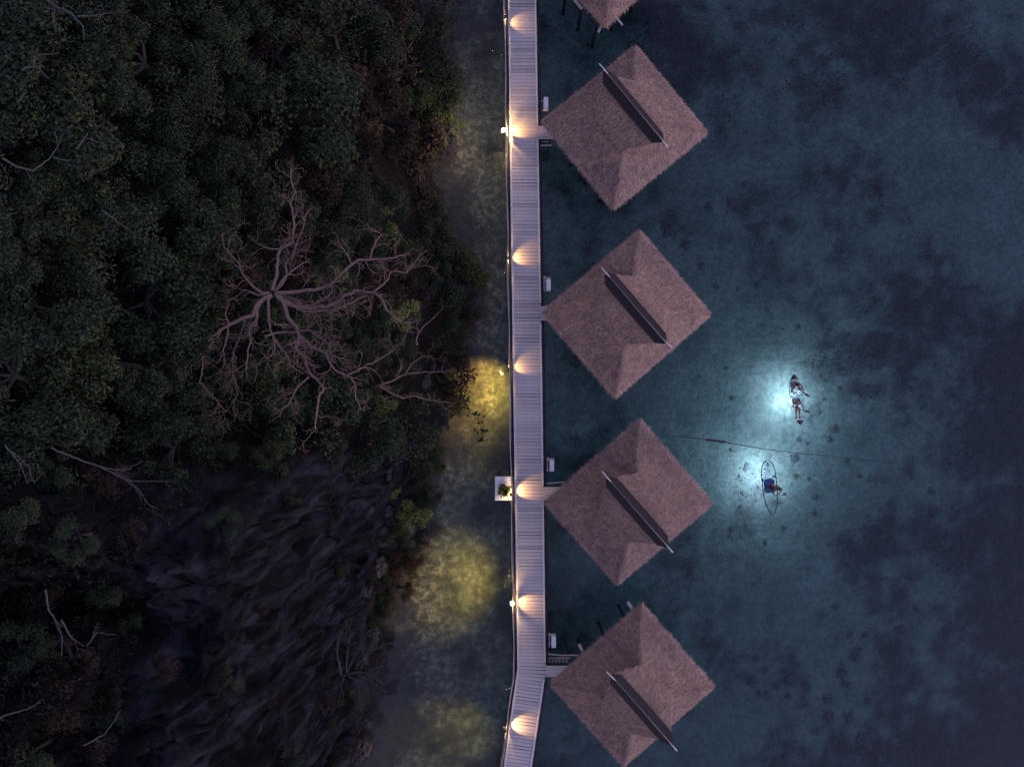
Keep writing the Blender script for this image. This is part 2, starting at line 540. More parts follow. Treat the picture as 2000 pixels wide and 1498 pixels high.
def water_mat():
    m, t, p, o = new_mat('clear_sea_water')
    t.nodes.remove(p)
    tr = t.nodes.new('ShaderNodeBsdfTransparent')
    gl = t.nodes.new('ShaderNodeBsdfGlossy')
    gl.inputs['Roughness'].default_value = 0.0
    fr = surf_fresnel(t, 1.33)
    mx = t.nodes.new('ShaderNodeMixShader')
    f = noise_tex(t, 9.0, 3, 0.55)
    b = t.nodes.new('ShaderNodeBump')
    b.inputs['Strength'].default_value = 1.0
    b.inputs['Distance'].default_value = 0.016
    t.links.new(f, b.inputs['Height'])
    t.links.new(b.outputs[0], gl.inputs['Normal'])
    t.links.new(fr, mx.inputs[0])
    t.links.new(tr.outputs[0], mx.inputs[1])
    t.links.new(gl.outputs[0], mx.inputs[2])
    t.links.new(mx.outputs[0], o.inputs['Surface'])
    ab = t.nodes.new('ShaderNodeVolumeAbsorption')
    ab.inputs['Color'].default_value = (0.43, 0.73, 0.82, 1)
    ab.inputs['Density'].default_value = 0.20
    t.links.new(ab.outputs[0], o.inputs['Volume'])
    return m
wb = MB()
wb.box((90, 0, -3.0), (340, 460, 6.0))
tag(wb.build('water', water_mat()), kind='structure')

# ------------------------------------------------------------------ boardwalk
DZ = 1.9
LEFT = [(-120, 990), (0, 992.5), (430, 998.0), (830, 1003.8), (1160, 1009.0), (1305, 1011.0), (1498, 984.0), (1620, 966.0)]
RIGHT = [(-120, 1045), (0, 1047), (430, 1054), (830, 1060), (1160, 1064), (1312, 1065.5), (1498, 1038.0), (1620, 1020.0)]
KD = (CAMH - DZ) / F
def edge(tab, v):
    return (lerp_tab(tab, v) - 1000) * KD
walk = thing('boardwalk', 'long pale timber boardwalk on piles bending near its lower end', 'boardwalk')
pw = 0.205
v = -70.0
rnd = random.Random(3)
plank_meshes = []
for k in range(4):
    b = MB()
    b.box((0, 0, 0), (1.0, pw - (0.012, 0.018, 0.026, 0.044)[k], 0.045))
    plank_meshes.append(b.mesh('plank', M_DECK))
step = pw / KD
n_pl = 0
while v < 1570:
    xl, xr = edge(LEFT, v), edge(RIGHT, v)
    tilt = -R(8.0) * sm(1285, 1345, v)
    y = (749 - v) * KD
    o = link('plank', plank_meshes[rnd.choice((0, 0, 1, 1, 2, 3))], walk, ((xl + xr) / 2 + rnd.uniform(-.012, .012), y, DZ - 0.0225 + rnd.uniform(-.004, .004)),
             (0, rnd.uniform(-.002, .002), tilt + rnd.uniform(-.004, .004)))
    o.scale.x = (xr - xl) * 1.012 / math.cos(tilt)
    v += step
    n_pl += 1
# edge boards lying along both sides, in lengths
def along(tab, v0, v1, off=0.0):
    a = Vector((edge(tab, v0) + off, (749 - v0) * KD, 0))
    b = Vector((edge(tab, v1) + off, (749 - v1) * KD, 0))
    return a, b
vb = [-120, 90, 300, 515, 730, 945, 1150]
for tab, off, gaps in ((LEFT, 0.05, []), (RIGHT, -0.05, [(945, 982), (1292, 1326), (238, 272), (590, 632)])):
    cuts = sorted(set(vb + [1308, 1498, 1620] + [g for q in gaps for g in q]))
    for a, b in zip(cuts, cuts[1:]):
        if (a, b) in gaps or any(g0 <= a and b <= g1 for g0, g1 in gaps):
            continue
        A, B = along(tab, a, b, off)
        m = MB()
        A.z = B.z = DZ + 0.014
        d = (B - A).normalized() * 0.006
        m.bar(A + d, B - d, 0.10, 0.026)
        m.build('edge_board', M_EDGE, walk)
# side beams under the boards, blackened to carry the shade along the deck
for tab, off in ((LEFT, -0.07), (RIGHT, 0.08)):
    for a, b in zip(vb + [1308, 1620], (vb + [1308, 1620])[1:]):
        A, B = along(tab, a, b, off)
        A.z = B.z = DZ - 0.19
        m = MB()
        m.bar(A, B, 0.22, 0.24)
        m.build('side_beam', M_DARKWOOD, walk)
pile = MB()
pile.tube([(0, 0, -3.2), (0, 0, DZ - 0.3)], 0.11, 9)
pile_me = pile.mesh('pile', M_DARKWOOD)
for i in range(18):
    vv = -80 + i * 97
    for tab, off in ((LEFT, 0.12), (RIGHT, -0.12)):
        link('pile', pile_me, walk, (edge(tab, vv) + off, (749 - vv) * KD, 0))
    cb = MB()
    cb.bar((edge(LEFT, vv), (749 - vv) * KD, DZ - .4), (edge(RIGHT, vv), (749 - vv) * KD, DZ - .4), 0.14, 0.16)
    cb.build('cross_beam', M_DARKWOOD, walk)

# railing on the shore side
rail = thing('railing', 'thin railing of posts and two lines along the shore side of the boardwalk', 'railing')
RZ = DZ + 0.92
post = MB()
post.box((0, 0, -0.12), (0.06, 0.06, 1.90 - 0.04))
post_me = post.mesh('post', M_DARKWOOD)
rp = []
vv = -90
i = 0
while vv < 1600:
    x = edge(LEFT, vv) - 0.22 + 0.03 * math.sin(i * 2.3)
    y = (749 - vv) * KD
    rp.append(Vector((x, y, RZ)))
    link('post', post_me, rail, (x, y, DZ))
    st = MB()
    st.bar((x, y, DZ - 0.35), (edge(LEFT, vv) - 0.03, y, DZ - 0.30), 0.05, 0.07)
    st.build('bracket', M_DARKWOOD, rail)
    vv += 61
    i += 1
def sag(pts, dz, amp, lat):
    out = []
    for a, b in zip(pts, pts[1:]):
        for k in range(6):
            t = k / 6
            p = a.lerp(b, t)
            p.z += dz - amp * 4 * t * (1 - t)
            p.x += lat * math.sin(p.y * 0.8)
            out.append(p)
    out.append(pts[-1] + Vector((0, 0, dz)))
    return out
m = MB()
m.tube(sag(rp, 0.0, 0.015, 0.03), 0.026, 6)
m.build('top_rail', M_RAIL, rail)
m = MB()
m.tube(sag([p + Vector((0.015, 0, 0)) for p in rp], -0.42, 0.05, -0.03), 0.014, 5)
m.build('lower_line', M_RAIL, rail)

# ------------------------------------------------------------------ lamps on the railing
LAMPS = [  # photo row, bulb offset from deck edge, power, deck-spot yaw, capped, flood (target px, power, half angle)
    (45, 0.20, 14, 0, True, ((966, 92), 50, 34)),
    (262, 0.36, 55, 24, False, ((872, 262), 620, 66)),
    (508, 0.22, 30, 18, True, None),
    (722, 0.22, 18, 22, True, ((938, 772), 5600, 44)),
    (962, 0.22, 34, 14, True, None),
    (1172, 0.26, 42, -16, False, ((898, 1140), 2900, 44)),
    (1415, 0.24, 50, 0, True, ((840, 1510), 1900, 50)),
]
LL = ['shaded warm lamp on the railing near the top edge of the boardwalk',
      'glaring bare warm bulb hanging off the railing opposite the upper complete hut',
      'shaded warm lamp on the railing above the second complete hut walkway corner',
      'shaded warm lamp on the railing beside the bright yellow patch of shallow water',
      'shaded warm lamp on the railing beside the white platform with the plant',
      'small bare bulb on the railing beside the wide dull yellow water patch',
      'shaded warm lamp on the railing at the lower bent end of the boardwalk']
WARM = (1.0, 0.54, 0.18)
for (lv, off, pwr, yaw, cap, flood), lab in zip(LAMPS, LL):
    dx = edge(LEFT, lv)
    bz = DZ + 0.62
    yy = (749 - lv) * KD
    L = thing('railing_lamp', lab, 'lamp', (dx - off, yy, bz), 'warm lamps along the boardwalk railing')
    m = MB()
    m.ball((0, 0, 0), 0.055 if cap else 0.10, 12, 8)
    m.build('bulb', M_BULB, L)
    m = MB()
    m.tube([(0, 0, 0.055), (0, 0, 0.10)], 0.03, 8)
    m.tube([(0, 0, 0.10), (0.0, 0.0, 0.13), (-(0.22 - off) if off > .25 else 0.0, 0.0, 0.16), (-(0.22 - off) if off > .25 else 0.0, 0.0, 0.30)], 0.012, 6)
    m.build('holder', M_BLACK, L)
    if cap:
        m = MB()
        n = 14
        vs, fs = [], []
        for r_, z_ in ((0.02, 0.11), (0.07, 0.095), (0.12, 0.03), (0.115, 0.025), (0.065, 0.085), (0.02, 0.10)):
            for k in range(n):
                vs.append((r_ * math.cos(2 * math.pi * k / n), r_ * math.sin(2 * math.pi * k / n), z_))
        for j in range(5):
            for k in range(n):
                fs.append((j * n + k, j * n + (k + 1) % n, (j + 1) * n + (k + 1) % n, (j + 1) * n + k))
        m.add(vs, fs, True)
        m.build('lamp_shade', M_BLACK, L)
    # plate added to block bulb light from the deck, spot on its deck side
    m = MB()
    m.box((off - 0.115, 0, -0.08), (0.012, 0.66, 0.52))
    m.build('added_shield_plate', M_BLACK, L)
    # light thrown on the deck
    ld = bpy.data.lights.new('deck_light', 'SPOT')
    ld.energy = pwr * (1.7 if cap else 1.4)
    ld.color = WARM
    ld.spot_size = R(78)
    ld.spot_blend = 0.5
    ld.shadow_soft_size = 0.02
    lo = link('deck_light', ld, L, (off - 0.02, 0, -0.16))
    d = Vector((math.cos(R(yaw)), math.sin(R(yaw)), -0.80))
    lo.rotation_euler = d.to_track_quat('-Z', 'Y').to_euler()
    # the bare bulb all round
    pd = bpy.data.lights.new('bulb_light', 'POINT')
    pd.energy = pwr * (0.05 if cap else 2.4 if lv < 400 else 0.7)
    pd.color = (1.0, 0.62, 0.28)
    pd.shadow_soft_size = 0.06
    link('bulb_light', pd, L, (-0.12, 0, -0.06 if cap else 0.0))
    if flood:
        (fu, fv), fp, fa = flood
        m = MB()
        m.tube([(-0.05, 0, -0.34), (-0.16, 0, -0.40)], [0.05, 0.07], 10)
        m.build('flood_head', M_BLACK, L)
        fd = bpy.data.lights.new('flood_light', 'SPOT')
        fd.energy = fp * 0.55
        fd.color = (1.0, 0.58, 0.11) if lv > 300 else (1.0, 0.62, 0.46)
        fd.spot_size = R(fa * 2)
        fd.spot_blend = 1.0
        fd.shadow_soft_size = 0.05
        fo = link('flood_light', fd, L, (-0.30, 0, -0.47))
        src = Vector((dx - off - 0.30, yy, bz - 0.47))
        fo.rotation_euler = (px(fu, fv, 1.0 if 200 < lv < 300 else -1.0) - src).to_track_quat('-Z', 'Y').to_euler()

# ------------------------------------------------------------------ thatched huts
EZ, FZ, TZ = 4.3, 5.75, 7.0      # eaves, top of the hipped skirt, ridge
def straw(mb, p, down, nrm, L, wd, rg):
    side = down.cross(nrm).normalized()
    lift = nrm * rg.uniform(0.0, 0.05)
    d = (down + side * rg.gauss(0, 0.28) + nrm * rg.gauss(0.02, 0.06)).normalized()
    a = p + nrm * 0.015
    b = p + d * L * 0.55 + lift
    c = p + d * L + lift * 0.4 - Vector((0, 0, 0.02))
    i = len(mb.v)
    mb.v += [tuple(a - side * wd / 2), tuple(a + side * wd / 2), tuple(b + side * wd / 2), tuple(b - side * wd / 2), tuple(c)]
    mb.f += [(i, i + 1, i + 2, i + 3), (i + 3, i + 2, i + 4)]
    mb.sm += [False, False]

def cover(mb, quad, rg, dens, over_edge):
    """straw laid over a face whose corners run top-left, top-right, low-right, low-left"""
    a, b, c, d = quad
    nrm = (b - a).cross(d - a) if (b - a).length > 0.01 else (c - a).cross(d - a)
    nrm.normalize()
    if nrm.z < 0:
        nrm = -nrm
    area = 0.5 * ((c - a).cross(d - b)).length
    n = int(area * dens)
    slope = Vector((0, 0, -1)) - nrm * Vector((0, 0, -1)).dot(nrm)
    slope.normalize()
    la, lb = (b - a).length, (c - d).length
    for _ in range(n):
        # uniform in area of the trapezoid
        while True:
            t = rg.random()
            if rg.random() < (la + (lb - la) * t) / max(la, lb):
                break
        s = rg.random()
        p = a.lerp(d, t).lerp(b.lerp(c, t), s)
        mid = slope * 0.75 + (a.lerp(d, 1).lerp(b.lerp(c, 1), s) - a.lerp(b, s)).normalized() * 0.25
        straw(mb, p, mid.normalized(), nrm, rg.uniform(0.10, 0.32), rg.uniform(0.010, 0.020), rg)
    if over_edge:
        for _ in range(int(lb * 130)):
            s = rg.random()
            t = rg.uniform(0.93, 1.0)
            p = a.lerp(d, t).lerp(b.lerp(c, t), s)
            straw(mb, p, (slope + Vector((0, 0, -0.12))).normalized(), nrm, rg.uniform(0.06, 0.18), rg.uniform(0.012, 0.022), rg)

def hut(corners_px, ridge_px, label, seed, stubs=(), walk_v=None, cap_px=None):
    """corners N, E, S, W of the eaves and the two ends of the ridge pole as they show in the photo"""
    rg = random.Random(seed)
    N, E, S, W = [px(u, v, EZ) for u, v in corners_px]
    cen = (N + E + S + W) / 4
    ax = ((E - N) + (S - W)).normalized()          # along the ridge (down-right in the photo)
    ay = Vector((-ax.y, ax.x, 0))                  # towards the upper right
    lx = ((E - N).length + (S - W).length) / 4 * 1.012
    ly = ((N - W).length + (E - S).length) / 4 * 1.012
    root = thing('thatched_hut', label, 'hut', (cen.x, cen.y, 0), 'thatched stilt huts along the boardwalk', math.atan2(ax.y, ax.x))
    def P(x, y, z):
        return Vector((x, y, z))
    def irr():
        return Vector((rg.uniform(-.05, .05), rg.uniform(-.05, .05), rg.uniform(-.04, .04)))
    eN, eE, eS, eW = P(-lx, ly, EZ) + irr(), P(lx, ly, EZ) + irr(), P(lx, -ly, EZ) + irr(), P(-lx, -ly, EZ) + irr()
    tx, ty = 1.12, 1.22
    tN, tE, tS, tW = P(-tx, ty, FZ) + irr(), P(tx, ty, FZ) + irr(), P(tx, -ty, FZ) + irr(), P(-tx, -ty, FZ) + irr()
    rl = 2.28
    ra, rb = P(-rl, 0, TZ), P(rl, 0, TZ)
    # bed of the thatch: closed, with real thickness
    m = MB()
    th = Vector((0, 0, -0.22))
    top = [tN, tE, eE, eN, tS, tW, eW, eS]
    def slab(q):
        q2 = [p + th for p in q]
        n = len(q)
        m.add(list(q) + q2, [tuple(range(n)), tuple(range(2 * n - 1, n - 1, -1))] + [(i, n + i, n + (i + 1) % n, (i + 1) % n) for i in range(n)])
    faces = [(tN, tE, eE, eN), (tE, tS, eS, eE), (tS, tW, eW, eS), (tW, tN, eN, eW)]
    for q in faces:
        slab(q)
    roof = m.build('roof', M_THBASE, root)
    m = MB()
    # the flying upper gable: two planes flaring out to the long ridge
    drop = Vector((0, 0, 0.20))
    oy = Vector((0, 0.24, -0.10))
    upper = [(ra, rb, tE + drop + oy, tN + drop + oy), (rb, ra, tW + drop - Vector((0, 0.24, 0.10)), tS + drop - Vector((0, 0.24, 0.10)))]
    def slab2(q):
        q2 = [p + Vector((0, 0, -0.12)) for p in q]
        m.add(list(q) + q2, [(0, 1, 2, 3), (7, 6, 5, 4)] + [(i, 4 + i, 4 + (i + 1) % 4, (i + 1) % 4) for i in range(4)])
    for q in upper:
        slab2(q)
    m.build('gable_roof', M_THBASE, root)
    # gable infill, set back
    m = MB()
    for sx in (-1, 1):
        x = sx * (tx - 0.12)
        m.add([(x, -ty * .92, FZ), (x, ty * .92, FZ), (x, 0, TZ - 0.25), (x - sx * .06, -ty * .92, FZ), (x - sx * .06, ty * .92, FZ), (x - sx * .06, 0, TZ - 0.25)],
              [(0, 1, 2), (5, 4, 3), (0, 3, 4, 1), (1, 4, 5, 2), (2, 5, 3, 0)])
    m.build('gable_wall', M_WALL, root)
    # straw
    m = MB()
    for q in faces:
        cover(m, q, rg, 500, q in faces)
    for q in upper:
        cover(m, q, rg, 500, q in faces)
    # bundles along the four hips
    for a, b in ((tN, eN), (tE, eE), (tS, eS), (tW, eW)):
        d = (b - a).normalized()
        for _ in range(420):
            t = rg.random()
            p = a.lerp(b, t) + Vector((rg.gauss(0, .07), rg.gauss(0, .07), 0.03))
            straw(m, p, d, Vector((0, 0, 1)), rg.uniform(.12, .3) * min(1, 2.6 * (1.02 - t)), rg.uniform(.012, .022), rg)
    s = m.build('thatch', M_THATCH, root)
    s['kind'] = 'stuff'
    # dark cap over the ridge and the pale pole on it
    m = MB()
    cl = rl + 0.08
    w_, hh = 0.38, 0.25
    xs = (-cl, -cl + 0.35, 0, cl - 0.35, cl)
    ws = (0.10, w_, w_ + 0.02, w_, 0.10)
    vs, fs = [], []
    for x, q in zip(xs, ws):
        zz = 0.05 * (abs(x) / cl) ** 2
        vs += [(x, q, TZ + .17 - hh * q / w_ + zz), (x, 0, TZ + 0.21 + zz), (x, -q, TZ + .17 - hh * q / w_ + zz),
               (x, q, TZ + .13 - hh * q / w_ + zz), (x, 0, TZ + 0.17 + zz), (x, -q, TZ + .13 - hh * q / w_ + zz)]
    for i in range(4):
        b = i * 6
        for j, k in ((0, 1), (1, 2), (2, 5), (5, 4), (4, 3), (3, 0)):
            fs.append((b + j, b + k, b + 6 + k, b + 6 + j))
    fs += [(0, 3, 4, 1), (1, 4, 5, 2), (24 + 1, 24 + 4, 24 + 3, 24 + 0), (24 + 2, 24 + 5, 24 + 4, 24 + 1)]
    m.add(vs, fs)
    m.build('ridge_cap', M_CAP, root)
    m = MB()
    ra_, rb_ = -rl - rg.uniform(0.42, 0.55), rl + rg.uniform(0.40, 0.55)
    mid = rg.uniform(-.02, .02)
    m.tube([(-rl * .93, 0, TZ + 0.265), (0, mid, TZ + 0.225), (rl * .93, 0, TZ + 0.265)], [0.012, 0.007, 0.012], 5)
    m.build('ridge_line', M_RAIL, root)
    for e_ in (ra_, rb_):
        m = MB()
        m.tube([(math.copysign(rl * .93, e_), 0, TZ + 0.268), (e_, rg.uniform(-.05, .05), TZ + 0.33)], [0.022, 0.036], 6)
        m.build('ridge_pole', M_POLE, root)
    # body on stilts
    m = MB()
    hw, hl = ly - 1.6, lx - 1.6
    for sx in (-1, 1):
        m.box((sx * hl, 0, 3.15), (0.08, 2 * hw, 2.1))
        m.box((0, sx * hw, 3.15), (2 * hl - 0.09, 0.08, 2.1))
    m.build('wall', M_WALL, root)
    m = MB()
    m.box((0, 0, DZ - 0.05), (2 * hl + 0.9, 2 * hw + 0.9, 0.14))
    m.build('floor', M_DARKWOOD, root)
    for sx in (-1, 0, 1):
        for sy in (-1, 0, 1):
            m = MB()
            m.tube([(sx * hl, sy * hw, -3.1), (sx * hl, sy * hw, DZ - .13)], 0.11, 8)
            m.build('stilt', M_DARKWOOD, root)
    inv = Matrix.Translation(root.location) @ Matrix.Rotation(root.rotation_euler.z, 4, 'Z')
    inv.invert()
    for (u0, v0), (u1, v1), sw, zz in stubs:
        m = MB()
        m.bar(inv @ px(u0, v0, zz), inv @ px(u1, v1, zz), sw, sw * 0.8)
        m.build('rafter_end', M_RAIL, root)
    return root

hut([(1205, -265), (1345, -105), (1187, 52), (1045, -98)], None,
    'thatched hut cut off by the top edge with only its lower corner in view', 21,
    [((1122, 0), (1136, 18), 0.14, 4.0), ((1182, 30), (1169, 64), 0.12, 3.9), ((1200, 30), (1216, 50), 0.09, 4.1)])
hut([(1240, 88), (1378, 253), (1200, 411), (1061, 240)], None,
    'uppermost complete thatched hut, below the cut-off roof at the top edge', 22)
hut([(1246, 452), (1384, 612), (1205, 778), (1062, 610)], None,
    'second complete thatched hut from the top, its corner touching the boardwalk', 23)
hut([(1245, 817), (1387, 980), (1208, 1143), (1068, 985)], None,
    'third complete thatched hut, opposite the white platform with a plant', 24)
hut([(1247, 1180), (1393, 1341), (1218, 1498), (1082, 1338)], None,
    'lowest thatched hut beside the bend, with stubby beam ends poking from its eaves', 25,
    [((1131, 1258), (1147, 1290), 0.16, 3.9), ((1226, 1175), (1242, 1200), 0.16, 4.05)])

# short walkways from the boardwalk to the huts
def side_walk(v0, v1, u1, label):
    x0 = edge(RIGHT, (v0 + v1) / 2) + 0.012
    x1 = (u1 - 1000) * KD
    y0, y1 = (749 - v0) * KD, (749 - v1) * KD
    t = thing('side_walkway', label, 'walkway', (x0, (y0 + y1) / 2, 0), 'short walkways from boardwalk to huts')
    n = 5
    wd = (y0 - y1) / n
    for k in range(n):
        m = MB()
        m.box(((x1 - x0) / 2, (k - (n - 1) / 2) * wd, DZ - 0.026), (x1 - x0, wd - 0.014, 0.045))
        m.build('plank', M_DECK, t)
    for s in (-1, 1):
        m = MB()
        m.box(((x1 - x0) / 2, s * ((y0 - y1) / 2 - .08), DZ - 0.15), (x1 - x0, 0.12, 0.2))
        m.build('side_beam', M_DARKWOOD, t)
    return t
side_walk(246, 272, 1125, 'short side walkway mostly hidden by the uppermost complete hut roof')
side_walk(598, 626, 1125, 'short side walkway hidden under the corner of the second complete hut')
side_walk(951, 977, 1150, 'short plank walkway to the third complete hut, opposite the white platform')
side_walk(1300, 1322, 1150, 'short plank walkway to the lowest hut beside the bend of the boardwalk')

def side_rail(pts, z, label):
    base = px(*pts[0], z)
    t = thing('side_rail', label, 'railing', (base.x, base.y, 0), 'thin rails beside the hut walkways')
    P_ = [px(u, v, z) - Vector((base.x, base.y, 0)) for u, v in pts]
    m = MB()
    m.tube(P_, 0.035, 6)
    m.build('rail', M_RAIL, t)
    for p in (P_[0], P_[-1]):
        m = MB()
        m.box((p.x, p.y, (z - .03 - 1.2) / 2 + 1.2), (0.07, 0.07, z - .03 - 1.2))
        m.build('post', M_DARKWOOD, t)
side_rail([(1067, 944), (1105, 941)], DZ + 0.8, 'pale thin rail just above the walkway of the third complete hut')
side_rail([(1071, 1277), (1100, 1279.5), (1128, 1279)], DZ + 0.8, 'pale thin rail just above the walkway of the lowest hut')
side_rail([(1056, 284.5), (1078, 284)], DZ + 0.1, 'short pale rail beside the walkway of the uppermost complete hut')

# dark slatted landing beside the last walkway
def landing(u0, v0, u1, v1, n, label):
    a, b = px(u0, v0, 1.2), px(u1, v1, 1.2)
    c = (a + b) / 2
    t = thing('slatted_step', label, 'steps', (c.x, c.y, 1.2), 'dark frames of steps beside hut walkways')
    lx, ly = abs(b.x - a.x), abs(a.y - b.y)
    for s in (-1, 1):
        m = MB()
        m.box((0, s * ly / 2, 0), (lx, 0.06, 0.12))
        m.build('frame_rail', M_RAIL if s > 0 else M_DARKWOOD, t)
    for k in range(n):
        m = MB()
        m.box((-lx / 2 + lx * (k + 0.6) / (n + .6), 0, -0.02), (lx / n * 0.55, ly * 0.5, 0.04))
        m.build('tread', M_RAIL, t)
    for s in (-1, 1):
        m = MB()
        m.box((s * lx * .46, 0, -2.3), (0.08, 0.08, 4.4))
        m.build('leg', M_DARKWOOD, t)
landing(1068, 1285, 1114, 1297, 6, 'dark step frame with six pale treads beside the walkway of the lowest hut')
landing(1056, 273, 1074, 282, 3, 'dark step frame with pale treads half hidden under the uppermost complete hut roof')

# white boxes on brackets beside the deck
def utility_box(u, v, label, frame):
    p = px(u, v, DZ + 0.15)
    t = thing('equipment_box', label, 'box', (p.x, p.y, DZ - 0.12), 'white equipment boxes beside the boardwalk')
    m = MB()
    bw, bl, bh = 0.26, 0.66, 0.5
    bm_ = bmesh.new()
    bmesh.ops.create_cube(bm_, size=1.0)
    bmesh.ops.scale(bm_, vec=(bw, bl, bh), verts=bm_.verts)
    bmesh.ops.bevel(bm_, geom=list(bm_.edges), offset=0.018, segments=2, affect='EDGES')
    bmesh.ops.translate(bm_, vec=(0, 0, 0.27), verts=bm_.verts)
    me = bpy.data.meshes.new('casing')
    bm_.to_mesh(me)
    bm_.free()
    me.materials.append(M_WHITE)
    link('casing', me, t)
    m = MB()
    for k in range(9):
        m.box((bw / 2 + 0.004, -0.26 + k * 0.065, 0.27), (0.012, 0.02, 0.36))
    m.build('grille', M_STEEL, t)['kind'] = 'stuff'
    m = MB()
    m.bar((-0.42, 0.30, 0.0), (0.16, 0.30, 0.0), 0.05, 0.05)
    m.bar((-0.42, -0.28, 0.0), (0.16, -0.28, 0.0), 0.05, 0.05)
    m.build('bracket', M_STEEL, t)
    if frame:
        m = MB()
        m.tube([(-0.26, 0.52, 0.42), (-0.26, -0.34, 0.42), (-0.26, -0.36, 0.0)], 0.022, 6)
        m.build('upright_pipe', M_STEEL, t)
        m = MB()
        m.bar((-0.29, 0.42, 0.40), (0.13, 0.42, 0.40), 0.06, 0.05)
        m.bar((0.10, 0.44, 0.40), (0.10, 0.34, 0.40), 0.05, 0.05)
        m.build('top_bar', M_STEEL, t)
utility_box(1066, 204, 'narrow white box beside the boardwalk above the uppermost complete hut corner', False)
utility_box(1071, 557, 'narrow white box on its bracket above the second complete hut corner', True)
utility_box(1077.5, 909, 'narrow white box on its bracket above the third complete hut walkway', True)
utility_box(1081, 1251, 'narrow white box on its bracket above the lowest hut walkway', True)

# white platform with a plant
pc = px(984, 954, DZ)
plat = thing('plant_platform', 'square white platform on the shore side of the boardwalk', 'platform', (pc.x, pc.y, DZ))
for k in range(5):
    m = MB()
    m.box((-0.03, -0.57 + k * 0.285, -0.03), (0.98, 0.279, 0.05))
    m.build('board', M_WHITE, plat)
for sx in (-1, 1):
    for sy in (-1, 1):
        m = MB()
        m.tube([(sx * .36, sy * .55, -4.2), (sx * .36, sy * .55, -0.06)], 0.06, 8)
        m.build('leg', M_DARKWOOD, plat)
plant = thing('potted_plant', 'small round leafy dark green plant in a pot on the white platform', 'plant', (pc.x + 0.02, pc.y - 0.04, DZ - 0.004))
m = MB()
m.tube([(0, 0, 0), (0, 0, 0.05), (0, 0, 0.26), (0, 0, 0.28)], [0.11, 0.12, 0.17, 0.17], 12)
m.build('pot', M_POT, plant)
rg = random.Random(5)
m = MB()
def leaf_blade(mb, p, d, n, L, wd):
    s = d.cross(n)
    if s.length < 1e-4:
        s = Vector((1, 0, 0))
    s.normalize()
    i = len(mb.v)
    mb.v += [tuple(p), tuple(p + d * L * .45 + s * wd / 2), tuple(p + d * L - n * L * 0.12), tuple(p + d * L * .45 - s * wd / 2)]
    mb.f += [(i, i + 1, i + 2, i + 3)]
    mb.sm += [False]
for k in range(300):
    th, ph = rg.uniform(0, 2 * math.pi), rg.uniform(-0.4, 1.4)
    d = Vector((math.cos(th) * math.cos(ph), math.sin(th) * math.cos(ph), math.sin(ph)))
    c = Vector((0, 0, 0.42)) + d * rg.uniform(0.02, 0.19)
    leaf_blade(m, c, (d + Vector((0, 0, -.1))).normalized(), Vector((0, 0, 1)) + d * .3, rg.uniform(.10, .20), rg.uniform(.03, .055))
m.build('foliage', M_LEAF[3], plant)['kind'] = 'stuff'
plant.scale = (1.5, 1.5, 1.2)
m = MB()
m.tube([(0, 0, .26), (0.0, -0.02, .4), (0.14, -.22, .46), (0.20, -.50, .40), (.26, -.72, .2)], [.02, .018, .014, .012, .008], 6)
m.build('stem', M_LEAF[1], plant)

# ------------------------------------------------------------------ trees
def crown_mesh(name, mat, rg, rx, rz, clumps, leaves, ls, low=0.0):
    m = MB()
    cs = []
    for k in range(clumps):
        th = rg.uniform(0, 2 * math.pi)
        q = math.sqrt(rg.random())
        zz = rz * (0.35 + 0.65 * math.sqrt(max(0, 1 - q * q))) * rg.uniform(0.75, 1.05)
        cs.append((Vector((rx * q * math.cos(th), rx * q * math.sin(th), zz)), rx * rg.uniform(0.24, 0.50)))
    for c, r in cs:
        tone = rg.random()
        for _ in range(leaves // clumps):
            d = Vector((rg.gauss(0, 1), rg.gauss(0, 1), rg.gauss(0.35, 0.9))).normalized()
            p = c + Vector((d.x, d.y, d.z * 0.65)) * r * (rg.random() ** 0.4)
            n = (d + Vector((0, 0, 0.6)) + Vector((rg.gauss(0, .4), rg.gauss(0, .4), rg.gauss(0, .3)))).normalized()
            dd = Vector((rg.gauss(0, 1), rg.gauss(0, 1), rg.gauss(-.2, .4)))
            dd = (dd - n * dd.dot(n)).normalized()
            leaf_blade(m, p, dd, n, ls * rg.uniform(.7, 1.4), ls * rg.uniform(.35, .6))
    return m.mesh(name, mat), cs

def trunk_mesh(cs, rg, h0):
    m = MB()
    pts = [Vector((0, 0, -1.2))]
    for k in range(1, 4):
        pts.append(Vector((rg.uniform(-.15, .15) * k * .5, rg.uniform(-.15, .15) * k * .5, -1.2 + (h0 + 1.2) * k / 3)))
    m.tube(pts, [0.15, 0.12, 0.10, 0.08], 7)
    for c, r in cs[:7]:
        mid = pts[-1].lerp(c, 0.5) + Vector((rg.uniform(-.2, .2), rg.uniform(-.2, .2), -0.1))
        m.tube([pts[-1], mid, c], [0.06, 0.04, 0.015], 5)
    return m.mesh('trunk', M_BARK)

VAR = {}
rg = random.Random(77)
for kind, mat, rx, rz, cl, lv, ls, nv in (('green', 0, 1.35, 1.0, 15, 4200, 0.115, 4), ('olive', 1, 1.25, 0.95, 13, 3600, 0.11, 3),
                                          ('dry', 2, 1.05, 0.8, 12, 1900, 0.10, 3), ('fresh', 3, 0.9, 0.7, 10, 1700, 0.11, 2)):
    VAR[kind] = []
    for k in range(nv):
        cm, cs = crown_mesh('crown', M_LEAF[mat], rg, rx, rz, cl, lv, ls)
        VAR[kind].append((cm, trunk_mesh(cs, rg, 0.35)))

